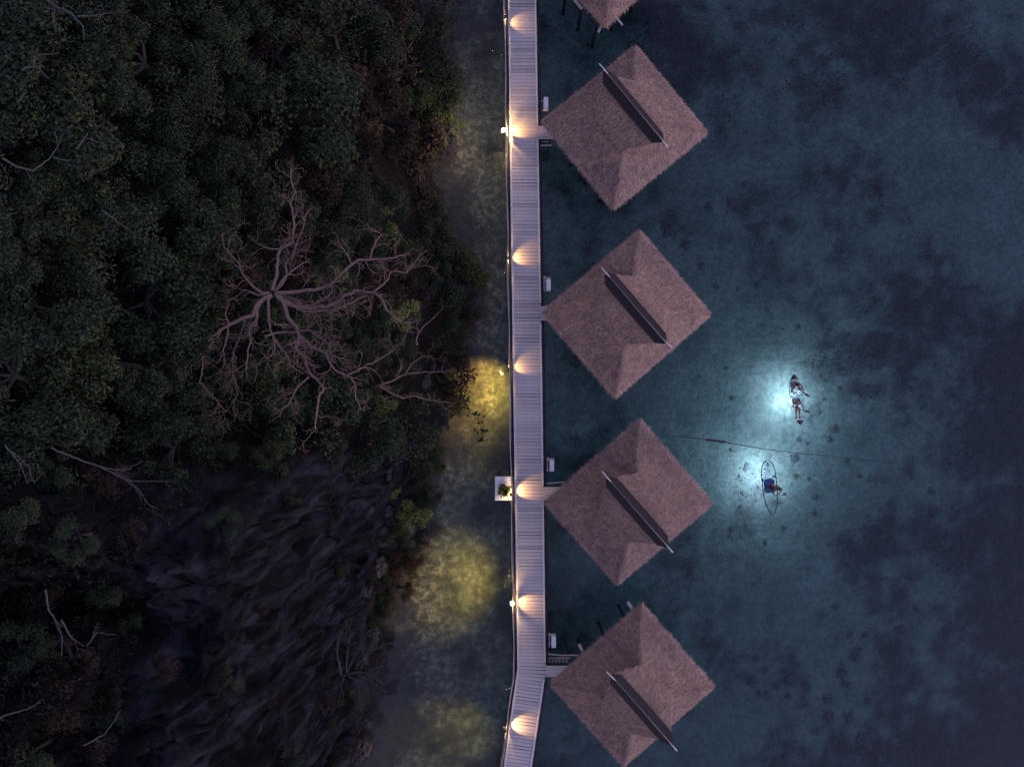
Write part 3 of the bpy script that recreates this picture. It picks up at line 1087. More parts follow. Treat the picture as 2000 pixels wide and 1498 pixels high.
KLAB = {'green': ('leafy_tree', 'dark green leafy crown', 'tree'), 'olive': ('leafy_tree', 'olive green leafy crown', 'tree'),
        'dry': ('dry_shrub', 'brownish dry shrub', 'shrub'), 'fresh': ('leafy_shrub', 'yellow green leafy shrub', 'shrub')}
MARKS = [(140, 30, 'the thick bent pale limb'), (65, 130, 'the short forked bare branch'), (60, 320, 'the hooked bare branch'), (235, 440, 'the straight fallen branch'),
         (540, 575, 'the hub of the big bare tree'), (700, 540, 'the right limbs of the bare tree'), (450, 720, 'the lower limbs of the bare tree'),
         (780, 790, 'the purplish bare tree'), (200, 930, 'the criss-crossing bare branches'),
         (110, 1220, 'the forked bare trunk'), (200, 1430, 'the bottom left twig'), (680, 1300, 'the small bare shrub'), (770, 110, 'the pale upright twig'),
         (985, 260, 'the glaring bare bulb'), (940, 770, 'the bright yellow patch'), (910, 1140, 'the dull yellow patch'), (985, 955, 'the white platform'),
         (600, 960, 'the dark rock face'), (480, 180, 'the dark gap in the forest')]
TREES = []
def where_is(u, v):
    mu, mv, mn = min(MARKS, key=lambda m: math.hypot(m[0] - u, m[1] - v))
    du, dv = u - mu, v - mv
    if math.hypot(du, dv) < 38:
        return 'right beside ' + mn
    a = int(round(math.degrees(math.atan2(-dv, du)) / 45)) % 8
    far = '' if math.hypot(du, dv) < 105 else 'farther '
    return far + ('right of', 'upper right of', 'above', 'upper left of', 'left of', 'lower left of', 'below', 'lower right of')[a] + ' ' + mn
def label_trees():
    by = {}
    for t, u, v, kind, scale in TREES:
        where = where_is(u, v)
        by.setdefault((kind, where), []).append((scale, t))
    for (kind, where), ts in by.items():
        lab = KLAB[kind][1]
        ts.sort(key=lambda q: -q[0])
        for k, (sc_, t) in enumerate(ts):
            if len(ts) == 1:
                t['label'] = lab + ' ' + where
            elif len(ts) == 2:
                t['label'] = ('larger ', 'smaller ')[k] + lab + ' ' + where
            elif len(ts) == 3:
                t['label'] = ('largest ', 'middling ', 'smallest ')[k] + lab + ' ' + where
            else:
                t['label'] = lab + ' ' + where
                if k == 0:
                    t['label'] = 'largest ' + t['label']
            t['group'] = lab + 's on the hillside' if len(ts) < 4 or k == 0 else lab + 's ' + where

def put_tree(u, v, kind, scale, sink=0.0, rg=random):
    p = on_hill(u, v)
    nm, lab, cat = KLAB[kind]
    # pull the foot back so that the crown, not the foot, covers the pixel
    hgt = 0.75 * scale
    q = px(u, v, p.z + hgt)
    gz = ground(q.x, q.y)
    base = Vector((q.x, q.y, min(p.z, gz + 1.2) - sink))
    cm, tm = rg.choice(VAR[kind])
    t = thing(nm, lab, cat, base, None, rg.uniform(0, 6.28))
    TREES.append((t, u, v, kind, scale))
    t.scale = (scale, scale, scale * rg.uniform(.85, 1.15))
    link('crown', cm, t)
    link('trunk', tm, t)
    return t

rg = random.Random(19)
spots = []
def try_spot(u, v, r):
    for a, b, c in spots:
        if math.hypot(a - u, b - v) < (r + c) * 0.5:
            return False
    spots.append((u, v, r))
    return True
cnt = 0
for k in range(2600):
    u, v = rg.uniform(-60, 900), rg.uniform(-50, 880)
    edge_u = lerp_tab([(-50, 835), (150, 845), (260, 868), (330, 825), (420, 850), (520, 895), (620, 905), (700, 885), (790, 860), (880, 780)], v)
    if u > edge_u:
        continue
    in_bare = math.hypot((u - 560) / 250, (v - 610) / 190) < 1.0
    brown = (u > 520 and v < 330)  # browner mix here stands in for warm lamplight on the foliage
    r = rg.choice((60, 70, 85, 100, 118)) if not in_bare else rg.uniform(45, 64)
    if u > 640:
        r *= 0.72
    if 330 < u < 640 and 40 < v < 190 and rg.random() < .7:
        continue
    if not try_spot(u, v, r):
        continue
    x = rg.random()
    if brown:
        kind = 'dry' if x < .36 else ('olive' if x < .68 else 'green')
    elif u > 740:
        kind = 'olive' if x < .45 else ('green' if x < .7 else ('fresh' if x < .85 else 'dry'))
    elif in_bare:
        kind = 'dry' if x < .10 else ('green' if x < .6 else 'olive')
    else:
        kind = 'green' if x < .60 else ('olive' if x < .98 else 'dry')
    p = on_hill(u, v)
    mpp = (CAMH - p.z - 1) / F
    base_r = {'green': 1.7, 'olive': 1.55, 'dry': 1.3, 'fresh': 1.1}[kind]
    put_tree(u, v, kind, max(.45, r * 1.32 * mpp / base_r), 0.15 if not in_bare else 0.4, rg)
    cnt += 1
for u, v, kind, r in ((795, 985, 'fresh', 46), (815, 930, 'olive', 40), (770, 1040, 'olive', 36), (830, 965, 'green', 34), (780, 1100, 'dry', 36), (715, 1160, 'dry', 30),
                      (750, 1120, 'olive', 28), (830, 1050, 'dry', 34), (640, 880, 'green', 36), (520, 905, 'olive', 44), (420, 900, 'green', 50), (300, 930, 'dry', 46),
                      (190, 940, 'dry', 50), (80, 930, 'green', 56), (40, 1030, 'olive', 56), (130, 1060, 'green', 50), (60, 1150, 'dry', 56), (190, 1150, 'green', 46),
                      (30, 1270, 'green', 60), (130, 1290, 'dry', 50), (250, 1240, 'green', 46), (80, 1400, 'dry', 60), (210, 1400, 'green', 46), (40, 1490, 'green', 60),
                      (170, 1490, 'dry', 50), (310, 1320, 'dry', 40), (720, 1230, 'green', 34), (690, 1320, 'dry', 36), (660, 1400, 'green', 40), (600, 1450, 'dry', 44),
                      (540, 1490, 'green', 46), (640, 1490, 'dry', 40), (680, 1220, 'olive', 30), (430, 1030, 'green', 36), (240, 1060, 'dry', 44),
                      (885, 232, 'fresh', 26), (866, 212, 'fresh', 22), (848, 262, 'fresh', 24), (822, 285, 'dry', 30), (868, 178, 'olive', 26), (805, 245, 'olive', 30), (760, 265, 'dry', 30), (700, 140, 'dry', 34), (850, 225, 'olive', 34), (845, 900, 'olive', 34), (825, 1000, 'olive', 30), (800, 1060, 'green', 32), (775, 1150, 'dry', 34), (742, 1190, 'olive', 30), (810, 1110, 'dry', 30), (735, 1270, 'dry', 30), (705, 1385, 'olive', 30), (690, 1450, 'dry', 34), (560, 985, 'olive', 20), (640, 1010, 'green', 18), (500, 1190, 'dry', 22), (585, 1230, 'green', 18), (430, 1330, 'olive', 24), (520, 1370, 'dry', 22), (660, 1120, 'olive', 18), (905, 520, 'olive', 34), (915, 600, 'green', 32), (740, 790, 'fresh', 34), (710, 760, 'olive', 34), (655, 545, 'fresh', 26), (600, 545, 'fresh', 22)):
    p = on_hill(u, v)
    mpp = (CAMH - p.z - 1) / F
    base_r = {'green': 1.7, 'olive': 1.55, 'dry': 1.3, 'fresh': 1.1}[kind]
    put_tree(u, v, kind, max(.4, r * 1.1 * mpp / base_r), 0.2, rg)
label_trees()

# sprig reaching over the lit water
def sprig(pts, zs, label, nleaf, seed):
    rg = random.Random(seed)
    P_ = [px(u, v, z) for (u, v), z in zip(pts, zs)]
    t = thing('overhanging_branch', label, 'branch', P_[0])
    P_ = [p - P_[0] for p in P_]
    m = MB()
    m.tube(P_, [0.03 - 0.02 * i / len(P_) for i in range(len(P_))], 6)
    m.build('limb', M_BARK, t)
    for k in range(nleaf):
        i = rg.randrange(1, len(P_))
        a = P_[i - 1].lerp(P_[i], rg.random()) + Vector((rg.gauss(0, .15), rg.gauss(0, .15), rg.gauss(0, .05)))
        m = MB()
        d = Vector((rg.gauss(0, 1), rg.gauss(0, 1), rg.gauss(-.2, .3))).normalized()
        leaf_blade(m, a, d, Vector((rg.gauss(0, .3), rg.gauss(0, .3), 1)).normalized(), rg.uniform(.16, .30), rg.uniform(.10, .17))
        m.build('leaf', M_LEAF[0], t)
sprig([(880, 770), (905, 782), (918, 800), (932, 808), (938, 832), (944, 862)], [2.4, 2.7, 2.7, 2.6, 2.3, 2.1],
      'dark leafy sprig hanging over the bright yellow patch of water', 46, 8)

# ------------------------------------------------------------------ bare trees
def bare(name, label, cat, lines, to_px, hub, mat, seed, wscale, z0, rise, twig_n, trunk_h, clear=0.8, group=None, twl=(28, 110)):
    rg = random.Random(seed)
    hp = px(*to_px(*hub), z0)
    gz = ground(hp.x, hp.y)
    root = thing(name, label, cat, (hp.x, hp.y, min(gz, z0) - .1), group)
    org = root.location.copy()
    if trunk_h:
        m = MB()
        b = Vector((rg.uniform(-.2, .2), rg.uniform(-.2, .2), 0))
        top = hp - org
        m.tube([b, b.lerp(top, .4) + Vector((.08, .05, 0)), top], [wscale * 20, wscale * 16, wscale * 14], 9)
        m.build('trunk', M_BARK, root)
    tw = MB()
    def z_at(u, v, dist):
        zb = z0 + rise * (1 - math.exp(-dist / 260.0)) * 1.4
        h = on_hill(u, v)
        return max(zb, h.z + clear)
    def twig(u, v, ang, L, r, z, depth):
        n = 5
        pts = [px(u, v, z) - org]
        cu, cv = u, v
        for k in range(n):
            ang += rg.gauss(0, 0.38)
            cu += math.cos(ang) * L / n
            cv += math.sin(ang) * L / n
            z += rg.gauss(0.02, 0.08)
            pts.append(px(cu, cv, z) - org)
            if depth > 0 and rg.random() < 0.55:
                twig(cu, cv, ang + rg.choice((-1, 1)) * rg.uniform(.4, 1.0), L * rg.uniform(.35, .65), r * .6, z, depth - 1)
        tw.tube(pts, [r * (1 - 0.75 * i / n) for i in range(n + 1)], 4, False)
    for ln, w0, *pm in lines:
        pp = [to_px(*p) for p in ln]
        # smooth the hand-set line with a little wander
        fine = []
        for (a, b) in zip(pp, pp[1:]):
            n = max(2, int(math.hypot(b[0] - a[0], b[1] - a[1]) / 7))
            for k in range(n):
                t = k / n
                fine.append((a[0] + (b[0] - a[0]) * t + rg.gauss(0, .7), a[1] + (b[1] - a[1]) * t + rg.gauss(0, .7)))
        fine.append(pp[-1])
        hu, hv = to_px(*hub)
        zz = [z_at(u, v, math.hypot(u - hu, v - hv)) for u, v in fine]
        for _ in range(4):
            zz = [zz[0]] + [(zz[i - 1] + zz[i] + zz[i + 1]) / 3 for i in range(1, len(zz) - 1)] + [zz[-1]]
        P_ = [px(u, v, z) - org for (u, v), z in zip(fine, zz)]
        n = len(P_)
        rr = [wscale * w0 * (1 - 0.72 * i / n) for i in range(n)]
        m = MB()
        m.tube(P_, rr, 6)
        m.build('branch', pm[0] if pm else mat, root)
        for _ in range(int(n * twig_n)):
            i = rg.randrange(n // 4, n)
            a = fine[max(i - 1, 0)]
            b = fine[min(i + 1, n - 1)]
            ang = math.atan2(b[1] - a[1], b[0] - a[0]) + rg.choice((-1, 1)) * rg.uniform(.35, 1.2)
            twig(fine[i][0], fine[i][1], ang, rg.uniform(*twl) / 2.2, rr[i] * .42 + .004, zz[i], 2)
    if tw.f:
        o = tw.build('twigs', mat, root)
        o['kind'] = 'stuff'
    return root

z6 = lambda x, y: (340 + x / 2.773, 320 + y / 2.773)
big = [
    ([(545, 700), (640, 700), (690, 688), (760, 684), (830, 665), (880, 625), (920, 580), (960, 545), (1000, 520), (1080, 520), (1180, 510), (1240, 495)], 13),
    ([(550, 710), (600, 750), (650, 770), (720, 775), (790, 745), (830, 720), (858, 690), (850, 650)], 15),
    ([(560, 720), (640, 765), (740, 785), (830, 770), (890, 750), (920, 715), (980, 690), (1080, 695), (1120, 665), (1160, 620), (1180, 580)], 14),
    ([(1085, 695), (1130, 740), (1150, 790), (1200, 830), (1235, 862), (1290, 860)], 8),
    ([(600, 740), (650, 770), (700, 795), (770, 800), (860, 790), (930, 765), (1000, 730), (1050, 710)], 10),
    ([(530, 690), (540, 660), (555, 600), (560, 520), (575, 460), (640, 430), (650, 350), (648, 280), (630, 220), (640, 180), (655, 150), (630, 80), (635, 20)], 12),
    ([(540, 690), (590, 650), (610, 600), (600, 540), (640, 500), (660, 440), (700, 350), (710, 280)], 8),
    ([(560, 670), (600, 610), (650, 570), (700, 540), (735, 515)], 8),
    ([(520, 700), (480, 700), (410, 650), (370, 590), (350, 540), (310, 500), (270, 450), (262, 380)], 8),
    ([(510, 710), (455, 710), (400, 690), (345, 675)], 6),
    ([(530, 710), (490, 730), (450, 760), (430, 820), (370, 840), (300, 870), (240, 910), (185, 950), (160, 985), (100, 1020), (40, 1050), (5, 1080)], 15),
    ([(470, 745), (450, 790), (445, 870), (405, 880), (415, 950), (400, 1030), (390, 1110)], 10),
    ([(515, 720), (510, 740), (512, 830), (520, 900), (545, 950), (545, 1010), (510, 1055), (480, 1050)], 10),
    ([(545, 950), (590, 1010), (625, 1060), (630, 1090), (695, 1140)], 7),
    ([(570, 710), (600, 760), (615, 830), (660, 880), (680, 930), (660, 1000), (710, 1050), (730, 1130), (775, 1165), (815, 1215), (785, 1250), (775, 1330), (765, 1400), (770, 1440)], 14),
    ([(680, 930), (740, 985), (830, 1030), (850, 1095), (890, 1130), (960, 1160), (980, 1195), (980, 1250), (1010, 1330)], 10),
    ([(490, 935), (560, 915), (640, 912), (735, 898), (790, 940), (830, 970)], 8),
    ([(545, 870), (640, 870)], 7),
    ([(385, 850), (360, 930), (325, 1010), (315, 1090), (330, 1200), (345, 1250), (290, 1335)], 6, M_PALEWOOD),
    ([(930, 1150), (1030, 1100), (1130, 1050), (1190, 1010)], 6),
    ([(300, 870), (285, 940), (265, 1030), (230, 1080)], 6),
    ([(185, 950), (150, 1010), (155, 1100), (140, 1180), (210, 1260), (270, 1330)], 6),
    ([(690, 680), (715, 640), (740, 600)], 4, M_PALEWOOD),
    ([(575, 460), (520, 460), (440, 428)], 5),
    ([(840, 970), (850, 1040), (930, 1060), (970, 1130)], 5),
    ([(730, 1150), (660, 1220), (620, 1300), (540, 1360)], 6),
    ([(960, 545), (930, 480), (880, 420)], 5),
    ([(1060, 520), (1080, 450), (1120, 380), (1060, 360)], 6),
    ([(1180, 580), (1260, 590), (1330, 500), (1370, 470)], 5),
]
hubp = on_hill(*z6(540, 700))
bare('bare_tree', 'large leafless reddish tree spreading twisted branches over the dark forest', 'tree', big, z6, (540, 700), M_DEADWOOD, 41,
     0.0060, hubp.z + 2.8, 0.5, 0.55, True, 1.3)
bare('bare_tree', 'leafless purplish tree with long limbs left of the bright yellow patch', 'tree',
     [([(1110, 1205), (1190, 1170), (1250, 1140), (1290, 1080), (1350, 1040)], 9), ([(1110, 1200), (1170, 1240), (1240, 1270), (1300, 1255), (1380, 1280), (1480, 1290)], 9),
      ([(1250, 1140), (1360, 1125), (1470, 1130)], 6), ([(1315, 985), (1315, 940), (1345, 890), (1440, 800)], 6), ([(1110, 1250), (1180, 1290)], 5)],
     z6, (1110, 1205), M_DEADWOOD, 42, 0.0058, on_hill(*z6(1110, 1205)).z + 2.2, 0.3, 0.30, True, 1.0)
z7 = lambda x, y: (400 + x / 2.21, 820 + y / 2.21)
bare('bare_shrub', 'small pale leafless shrub with tangled twigs at the cliff foot', 'shrub',
     [([(590, 1100), (575, 1030), (570, 960), (600, 900), (620, 840)], 9), ([(610, 1095), (615, 1000), (630, 920), (600, 850)], 7),
      ([(610, 1095), (680, 1090), (740, 1110), (770, 1140)], 8), ([(650, 1070), (700, 1010), (770, 970), (820, 960), (860, 1005)], 7),
      ([(700, 1050), (680, 995), (740, 980)], 5), ([(610, 1100), (660, 1130), (670, 1180)], 6), ([(690, 1090), (760, 1060), (800, 1010)], 5),
      ([(600, 1100), (590, 1150), (600, 1200)], 5)],
     z7, (605, 1100), M_PALEWOOD, 43, 0.0062, on_hill(*z7(605, 1100)).z + 1.3, 0.2, 0.9, True, .5, None, (20, 90))
ident = lambda x, y: (x, y)
for nm, lab, lines, w in (
    ('bare_branch', 'thick pale bare limb bending down in the top left corner', [([(90, 0), (110, 15), (140, 25), (148, 38), (163, 52), (164, 78)], 9), ([(108, 14), (104, 45), (112, 58)], 7), ([(80, 14), (140, 28)], 5), ([(150, 32), (185, 32), (215, 24)], 6)], .0048),
    ('bare_branch', 'short pale forked bare branch near the upper left edge', [([(42, 138), (52, 132), (66, 130), (76, 134), (95, 155)], 7), ([(65, 130), (67, 110), (115, 104)], 5)], .0047),
    ('bare_branch', 'pale bare branch curved like a hook at the left edge', [([(5, 310), (30, 325), (65, 334), (95, 312), (114, 285), (107, 258)], 7), ([(105, 308), (135, 315)], 4)], .0047),
    ('bare_branch', 'pale straight fallen branch below the hooked branch', [([(200, 411), (235, 438), (266, 460)], 6), ([(150, 290), (172, 260)], 7), ([(170, 270), (210, 285)], 4)], .0047),
    ('bare_branch', 'faint bare branches criss-crossing the dark slope lower left of the forest',
     [([(100, 875), (150, 895), (195, 912), (235, 930), (270, 955), (290, 985), (310, 995)], 7), ([(195, 912), (240, 920), (280, 900)], 5), ([(220, 925), (260, 940), (330, 940)], 5), ([(10, 870), (40, 905), (55, 945)], 6), ([(20, 880), (55, 910), (68, 945)], 5)], .0040),
    ('bare_branch', 'thin forked bare trunk in the black gully at lower left', [([(88, 1150), (95, 1190), (112, 1215), (122, 1245), (120, 1280)], 8), ([(120, 1210), (140, 1245), (165, 1262)], 7), ([(170, 1260), (190, 1235), (230, 1240)], 4)], .0040),
    ('bare_branch', 'thin pale twig at the bottom left corner', [([(165, 1455), (205, 1432), (225, 1405), (235, 1385)], 5), ([(0, 1400), (50, 1385), (80, 1370)], 5)], .0047),
    ('bare_branch', 'pale upright twig over brown leaves near the top of the shore', [([(765, 125), (768, 105), (772, 95)], 4), ([(760, 128), (775, 110), (800, 128)], 4), ([(740, 102), (750, 80)], 4)], .0047),
):
    hub = lines[0][0][0]
    bare(nm, lab, 'branch', lines, ident, hub, M_PALEWOOD, hash(lab) % 999 if False else len(lab), w, on_hill(*hub).z + 2.3, 0.1, 0.12, False, 2.1, 'pale bare branches among the trees')

# broken rocks along the waterline
def rock_mesh(seed):
    bm_ = bmesh.new()
    bmesh.ops.create_icosphere(bm_, subdivisions=4, radius=1.0)
    for v in bm_.verts:
        c = v.co.copy()
        q = noise.ridged_multi_fractal(c * 0.9 + Vector((seed * 5.3, 0, 0)), 0.9, 2.1, 5, 1.0, 2.0) - 1.0
        e = noise.turbulence(c * 2.0 + Vector((0, seed * 2.7, 0)), 3, True, noise_basis='VORONOI_F1') - .5
        v.co = c * (0.82 + 0.30 * q + 0.28 * e)
    me = bpy.data.meshes.new('rock')
    bm_.to_mesh(me)
    bm_.free()
    me.polygons.foreach_set('use_smooth', [False] * len(me.polygons))
    me.materials.append(M_BOULDER)
    return me
RM = [rock_mesh(k) for k in range(6)]
rgr = random.Random(57)
ROCKS = {}
for k in range(64):
    y = rgr.uniform(-23, 22)
    x = shore(y) + rgr.gauss(0.1, 0.45)
    z = max(ground(x, y), bed(x, y))
    r = rgr.choice((.16, .2, .25, .3, .4, .55))
    kk = F / CAMH
    uu, vv = 1000 + x * kk, 749 - y * kk
    if vv < 860 and rgr.random() < .55:
        continue
    o = link('rock', rgr.choice(RM), None, (x, y, z + r * .15), (rgr.uniform(-.4, .4), rgr.uniform(-.4, .4), rgr.uniform(0, 6.28)))
    o.scale = (r * rgr.uniform(.8, 1.4), r * rgr.uniform(.8, 1.3), r * rgr.uniform(.6, 1.0))
    ROCKS.setdefault(where_is(uu, vv), []).append((r, o))
for wh, ts in ROCKS.items():
    ts.sort(key=lambda q: -q[0])
    for k, (r, o) in enumerate(ts):
        first = k == 0 and len(ts) > 1 and ts[0][0] > ts[1][0]
        tag(o, ('largest dark shore rock ' if first else 'dark jagged shore rock ' if len(ts) == 1 else 'small dark shore rock ') + wh, 'rock',
            'rocks along the shore' if first or len(ts) == 1 else 'rocks at the waterline ' + wh)

# spiky rosette plants
def spiky(u, v, r_px, label, mat, seed):
    rg = random.Random(seed)
    p = on_hill(u, v)
    z = p.z + 1.5
    q = px(u, v, z)
    R_ = r_px * (CAMH - z) / F
    t = thing('spiky_plant', label, 'plant', (q.x, q.y, p.z), 'spiky rosette plants on the hillside')
    m = MB()
    m.tube([(0, 0, -.5), (0, 0, 1.5)], [.08, .06], 7)
    m.build('stem', M_BARK, t)
    for k in range(34):
        a, e = rg.uniform(0, 6.28), rg.uniform(-.1, 1.0)
        d = Vector((math.cos(a) * math.cos(e), math.sin(a) * math.cos(e), math.sin(e)))
        L = R_ * rg.uniform(.8, 1.1)
        sd_ = Vector((-math.sin(a), math.cos(a), 0))
        m = MB()
        c0 = Vector((0, 0, 1.5))
        pts = [c0 + d * (L * f) - Vector((0, 0, .35 * L * f * f)) for f in (0, .35, .7, 1)]
        ws = (.03, .05, .04, .004)
        vs = []
        for c, w2 in zip(pts, ws):
            vs += [c + sd_ * w2, c - sd_ * w2]
        m.add(vs, [(0, 1, 3, 2), (2, 3, 5, 4), (4, 5, 7, 6)])
        m.build('leaf', mat, t)
spiky(200, 93, 26, 'green spiky rosette plant in the upper left forest below the bent limb', M_LEAF[1], 3)
spiky(728, 250, 24, 'orange lit spiky rosette plant on the shore slope left of the glaring bulb', M_LITLEAF, 4)
spiky(700, 140, 20, 'brown shaggy rosette plant near the top of the shore', M_LITLEAF, 5)

# undergrowth: leaf litter and small plants covering the slope
rg = random.Random(91)
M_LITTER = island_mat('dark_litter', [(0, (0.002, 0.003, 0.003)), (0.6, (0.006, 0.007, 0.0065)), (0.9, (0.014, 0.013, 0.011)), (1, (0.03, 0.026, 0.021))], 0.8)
m_ug = MB()
for k in range(26000):
    u, v = rg.uniform(-80, 920), rg.uniform(-60, 1560)
    h = on_hill(u, v)
    if h.z < 0.25:
        continue
    rocky = sm(850, 930, v)
    if rocky > 0.4 and (u > 330 - (v - 900) * 0.2) and u < 760 and noise.noise(Vector((h.x * .6, h.y * .6, h.z * .6))) < 0.28:
        continue
    n = Vector((rg.gauss(0, .5), rg.gauss(0, .5), 1)).normalized()
    d = Vector((rg.gauss(0, 1), rg.gauss(0, 1), 0))
    d = (d - n * d.dot(n)).normalized()
    leaf_blade(m_ug, h + Vector((rg.uniform(-.1, .1), rg.uniform(-.1, .1), rg.uniform(.02, .45))), d, n, rg.uniform(.10, .24), rg.uniform(.04, .09))
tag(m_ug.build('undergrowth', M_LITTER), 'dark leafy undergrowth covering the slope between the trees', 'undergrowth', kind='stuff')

# ------------------------------------------------------------------ corals on the seabed
def coral_mesh(seed):
    rg = random.Random(seed)
    bm_ = bmesh.new()
    for k in range(26):
        th, q = rg.uniform(0, 6.28), (rg.random() ** 0.75) * 0.98
        r = rg.uniform(.16, .40) * (1.15 - 0.7 * q)
        ret = bmesh.ops.create_icosphere(bm_, subdivisions=2, radius=r, matrix=Matrix.Translation((q * math.cos(th), q * math.sin(th), rg.uniform(-.05, .25) * (1 - q))))
        for v in ret['verts']:
            v.co += noise.noise_vector(v.co * 4 + Vector((seed * 3.1, 0, 0))) * 0.10
            v.co.z *= 0.7
    me = bpy.data.meshes.new('coral_head')
    bm_.to_mesh(me)
    bm_.free()
    me.polygons.foreach_set('use_smooth', [True] * len(me.polygons))
    me.materials.append(M_CORAL)
    return me
CM = [coral_mesh(k) for k in range(6)]
CORAL = [
    (1458, 912, 9, 'round dark coral head left of the bow of the clear boat with the blue mat'),
    (1552, 895, 9, 'round dark coral right of the bow of the clear boat with the blue mat'),
    (1593, 970, 7, 'dark coral head out to the right of the paddler beside the blue mat'),
    (1452, 962, 5, 'little dark coral head left of the blue mat boat'),
    (1554, 930, 6, 'faint greenish coral head between the blue mat boat and a larger coral'),
    (1630, 838, 9, 'upper one of two dark coral heads lower right of the two-person boat'),
    (1620, 858, 8, 'lower one of two dark coral heads lower right of the two-person boat'),
    (1561, 858, 6, 'dark coral head directly below the stern of the two-person boat'),
    (1577, 866, 5, 'little dark coral head just above the rope below the two-person boat'),
    (1432, 778, 6, 'small dark coral head far left of the two-person boat in the glow'),
    (1601, 805, 5, 'little dark coral head just right of the two-person boat'),
    (1367, 735, 5, 'lone tiny dark coral head right of the second complete hut corner'),
    (1495, 1058, 5, 'tiny dark coral head below the clear boat with the blue mat'),
    (1430, 1032, 6, 'small dark coral head lower left of the clear boat with the blue mat'),
    (1380, 1250, 10, 'lone dark coral head above right of the lowest hut'),
    (1668, 1132, 9, 'lone dark coral head in the right lower middle of the sand'),
    (1728, 1048, 8, 'lone dark coral head at the right edge of the pale sand'),
    (1743, 987, 8, 'dark coral head right of the glow at the edge of the weed'),
    (1633, 1185, 8, 'flat dark coral head left of the weed in the right lower middle'),
    (1470, 1330, 15, 'big dark coral at the left end of the coral patch right of the lowest hut'),
    (1545, 1325, 17, 'big dark coral head in the middle of the coral patch right of the lowest hut'),
    (1577, 1341, 10, 'dark coral head at the right end of the coral patch right of the lowest hut'),
    (1310, 446, 20, 'largest dark coral head right of the second complete hut peak'),
    (1340, 478, 11, 'dark coral head just below the largest coral near the second complete hut'),
]
SMALL = [(1477, 1287, 8), (1495, 1310, 9), (1548, 1285, 9), (1485, 1355, 8), (1540, 1361, 7), (1647, 1298, 6), (1673, 1285, 11), (1682, 1268, 5), (1645, 1315, 14),
         (1655, 1338, 11), (1697, 1370, 9), (1618, 1365, 13), (1620, 1402, 14), (1660, 1400, 13), (1635, 1447, 12), (1633, 1247, 4), (1662, 1240, 8), (1692, 1242, 8),
         (1688, 1450, 20), (1556, 1300, 10), (1520, 1340, 8), (1530, 1310, 7), (1386, 404, 9), (1430, 395, 12), (1455, 360, 8), (1370, 520, 8), (1400, 560, 7),
         (1760, 1230, 12), (1790, 1190, 9), (1720, 1480, 16), (1850, 1060, 12), (1820, 960, 10), (1880, 900, 12), (1780, 760, 9), (1700, 700, 7), (1560, 640, 6), (1480, 560, 6),
         (1430, 880, 4), (1445, 930, 4), (1590, 1000, 6), (1580, 935, 4), (1530, 1030, 5), (1655, 900, 6), (1680, 930, 6), (1420, 720, 5), (1640, 760, 6), (1610, 780, 4), (1660, 690, 5)]
rg = random.Random(6)
def coral(u, v, r, label, group=None):
    p = px(u, v, -2.5)
    z = bed(p.x, p.y)
    p = px(u, v, z + .1)
    o = link('coral_head', rg.choice(CM), None, (p.x, p.y, z + .03), (0, 0, rg.uniform(0, 6.28)))
    s = r * (CAMH + 2.5) / F
    o.scale = (s, s * rg.uniform(.75, 1.1), s * rg.uniform(.5, .8))
    tag(o, label, 'coral', group)
for u, v, r, lab in CORAL:
    coral(u, v, r, lab)
CMARKS = [(1470, 1330, 'the big coral at the patch left end'), (1545, 1325, 'the big coral in the patch middle'), (1577, 1341, 'the coral at the patch right end'),
          (1668, 1132, 'the lone coral on the lower sand'), (1728, 1048, 'the lone coral at the sand edge'), (1555, 780, 'the two-person kayak'),
          (1503, 950, 'the blue mat kayak'), (1310, 446, 'the largest upper coral'), (1380, 600, 'the second hut corner'), (1633, 1185, 'the flat coral'),
          (1743, 987, 'the coral at the glow edge')]
cby = {}
for u, v, r in SMALL:
    mu, mv, mn = min(CMARKS, key=lambda m: math.hypot(m[0] - u, m[1] - v))
    a = int(round(math.degrees(math.atan2(mv - v, u - mu)) / 45)) % 8
    far = '' if math.hypot(u - mu, v - mv) < 75 else 'farther '
    cby.setdefault(far + ('right of', 'upper right of', 'above', 'upper left of', 'left of', 'lower left of', 'below', 'lower right of')[a] + ' ' + mn, []).append((r, u, v))
for wh, ts in cby.items():
    ts.sort(key=lambda q: -q[0])
    for k, (r, u, v) in enumerate(ts):
        n = len(ts)
        if n == 1:
            coral(u, v, r, 'dark coral head ' + wh, 'dark corals on the seabed')
        elif n == 2 and ts[0][0] > ts[1][0]:
            coral(u, v, r, ('larger', 'smaller')[k] + ' dark coral head ' + wh, 'dark corals on the seabed')
        elif n == 3 and ts[0][0] > ts[1][0] > ts[2][0]:
            coral(u, v, r, ('largest', 'middling', 'smallest')[k] + ' dark coral head ' + wh, 'dark corals on the seabed')
        else:
            up = sorted(q[2] for q in ts).index(v)
            coral(u, v, r, ('uppermost', 'second from top', 'third from top', 'fourth from top', 'fifth from top', 'sixth from top', 'lowest')[min(up, 6) if up < n - 1 else 6] + ' dark coral ' + wh, 'dark corals on the seabed')
for u, v, r in []:
    if v > 1230 and u < 1720:
        coral(u, v, r, 'dark coral head among the cluster of corals on the lower right sand', 'clustered corals on the lower right seabed')
    elif v < 650:
        coral(u, v, r, 'dark coral head on the grey seabed right of the upper huts', 'corals right of the upper huts')
    elif u > 1690:
        coral(u, v, r, 'dark coral head amid the dark weed at the right of the seabed', 'corals amid the weed at the right')
    else:
        coral(u, v, r, 'tiny dark coral lump on the pale lit sand around the boats', 'tiny corals around the lit boats')

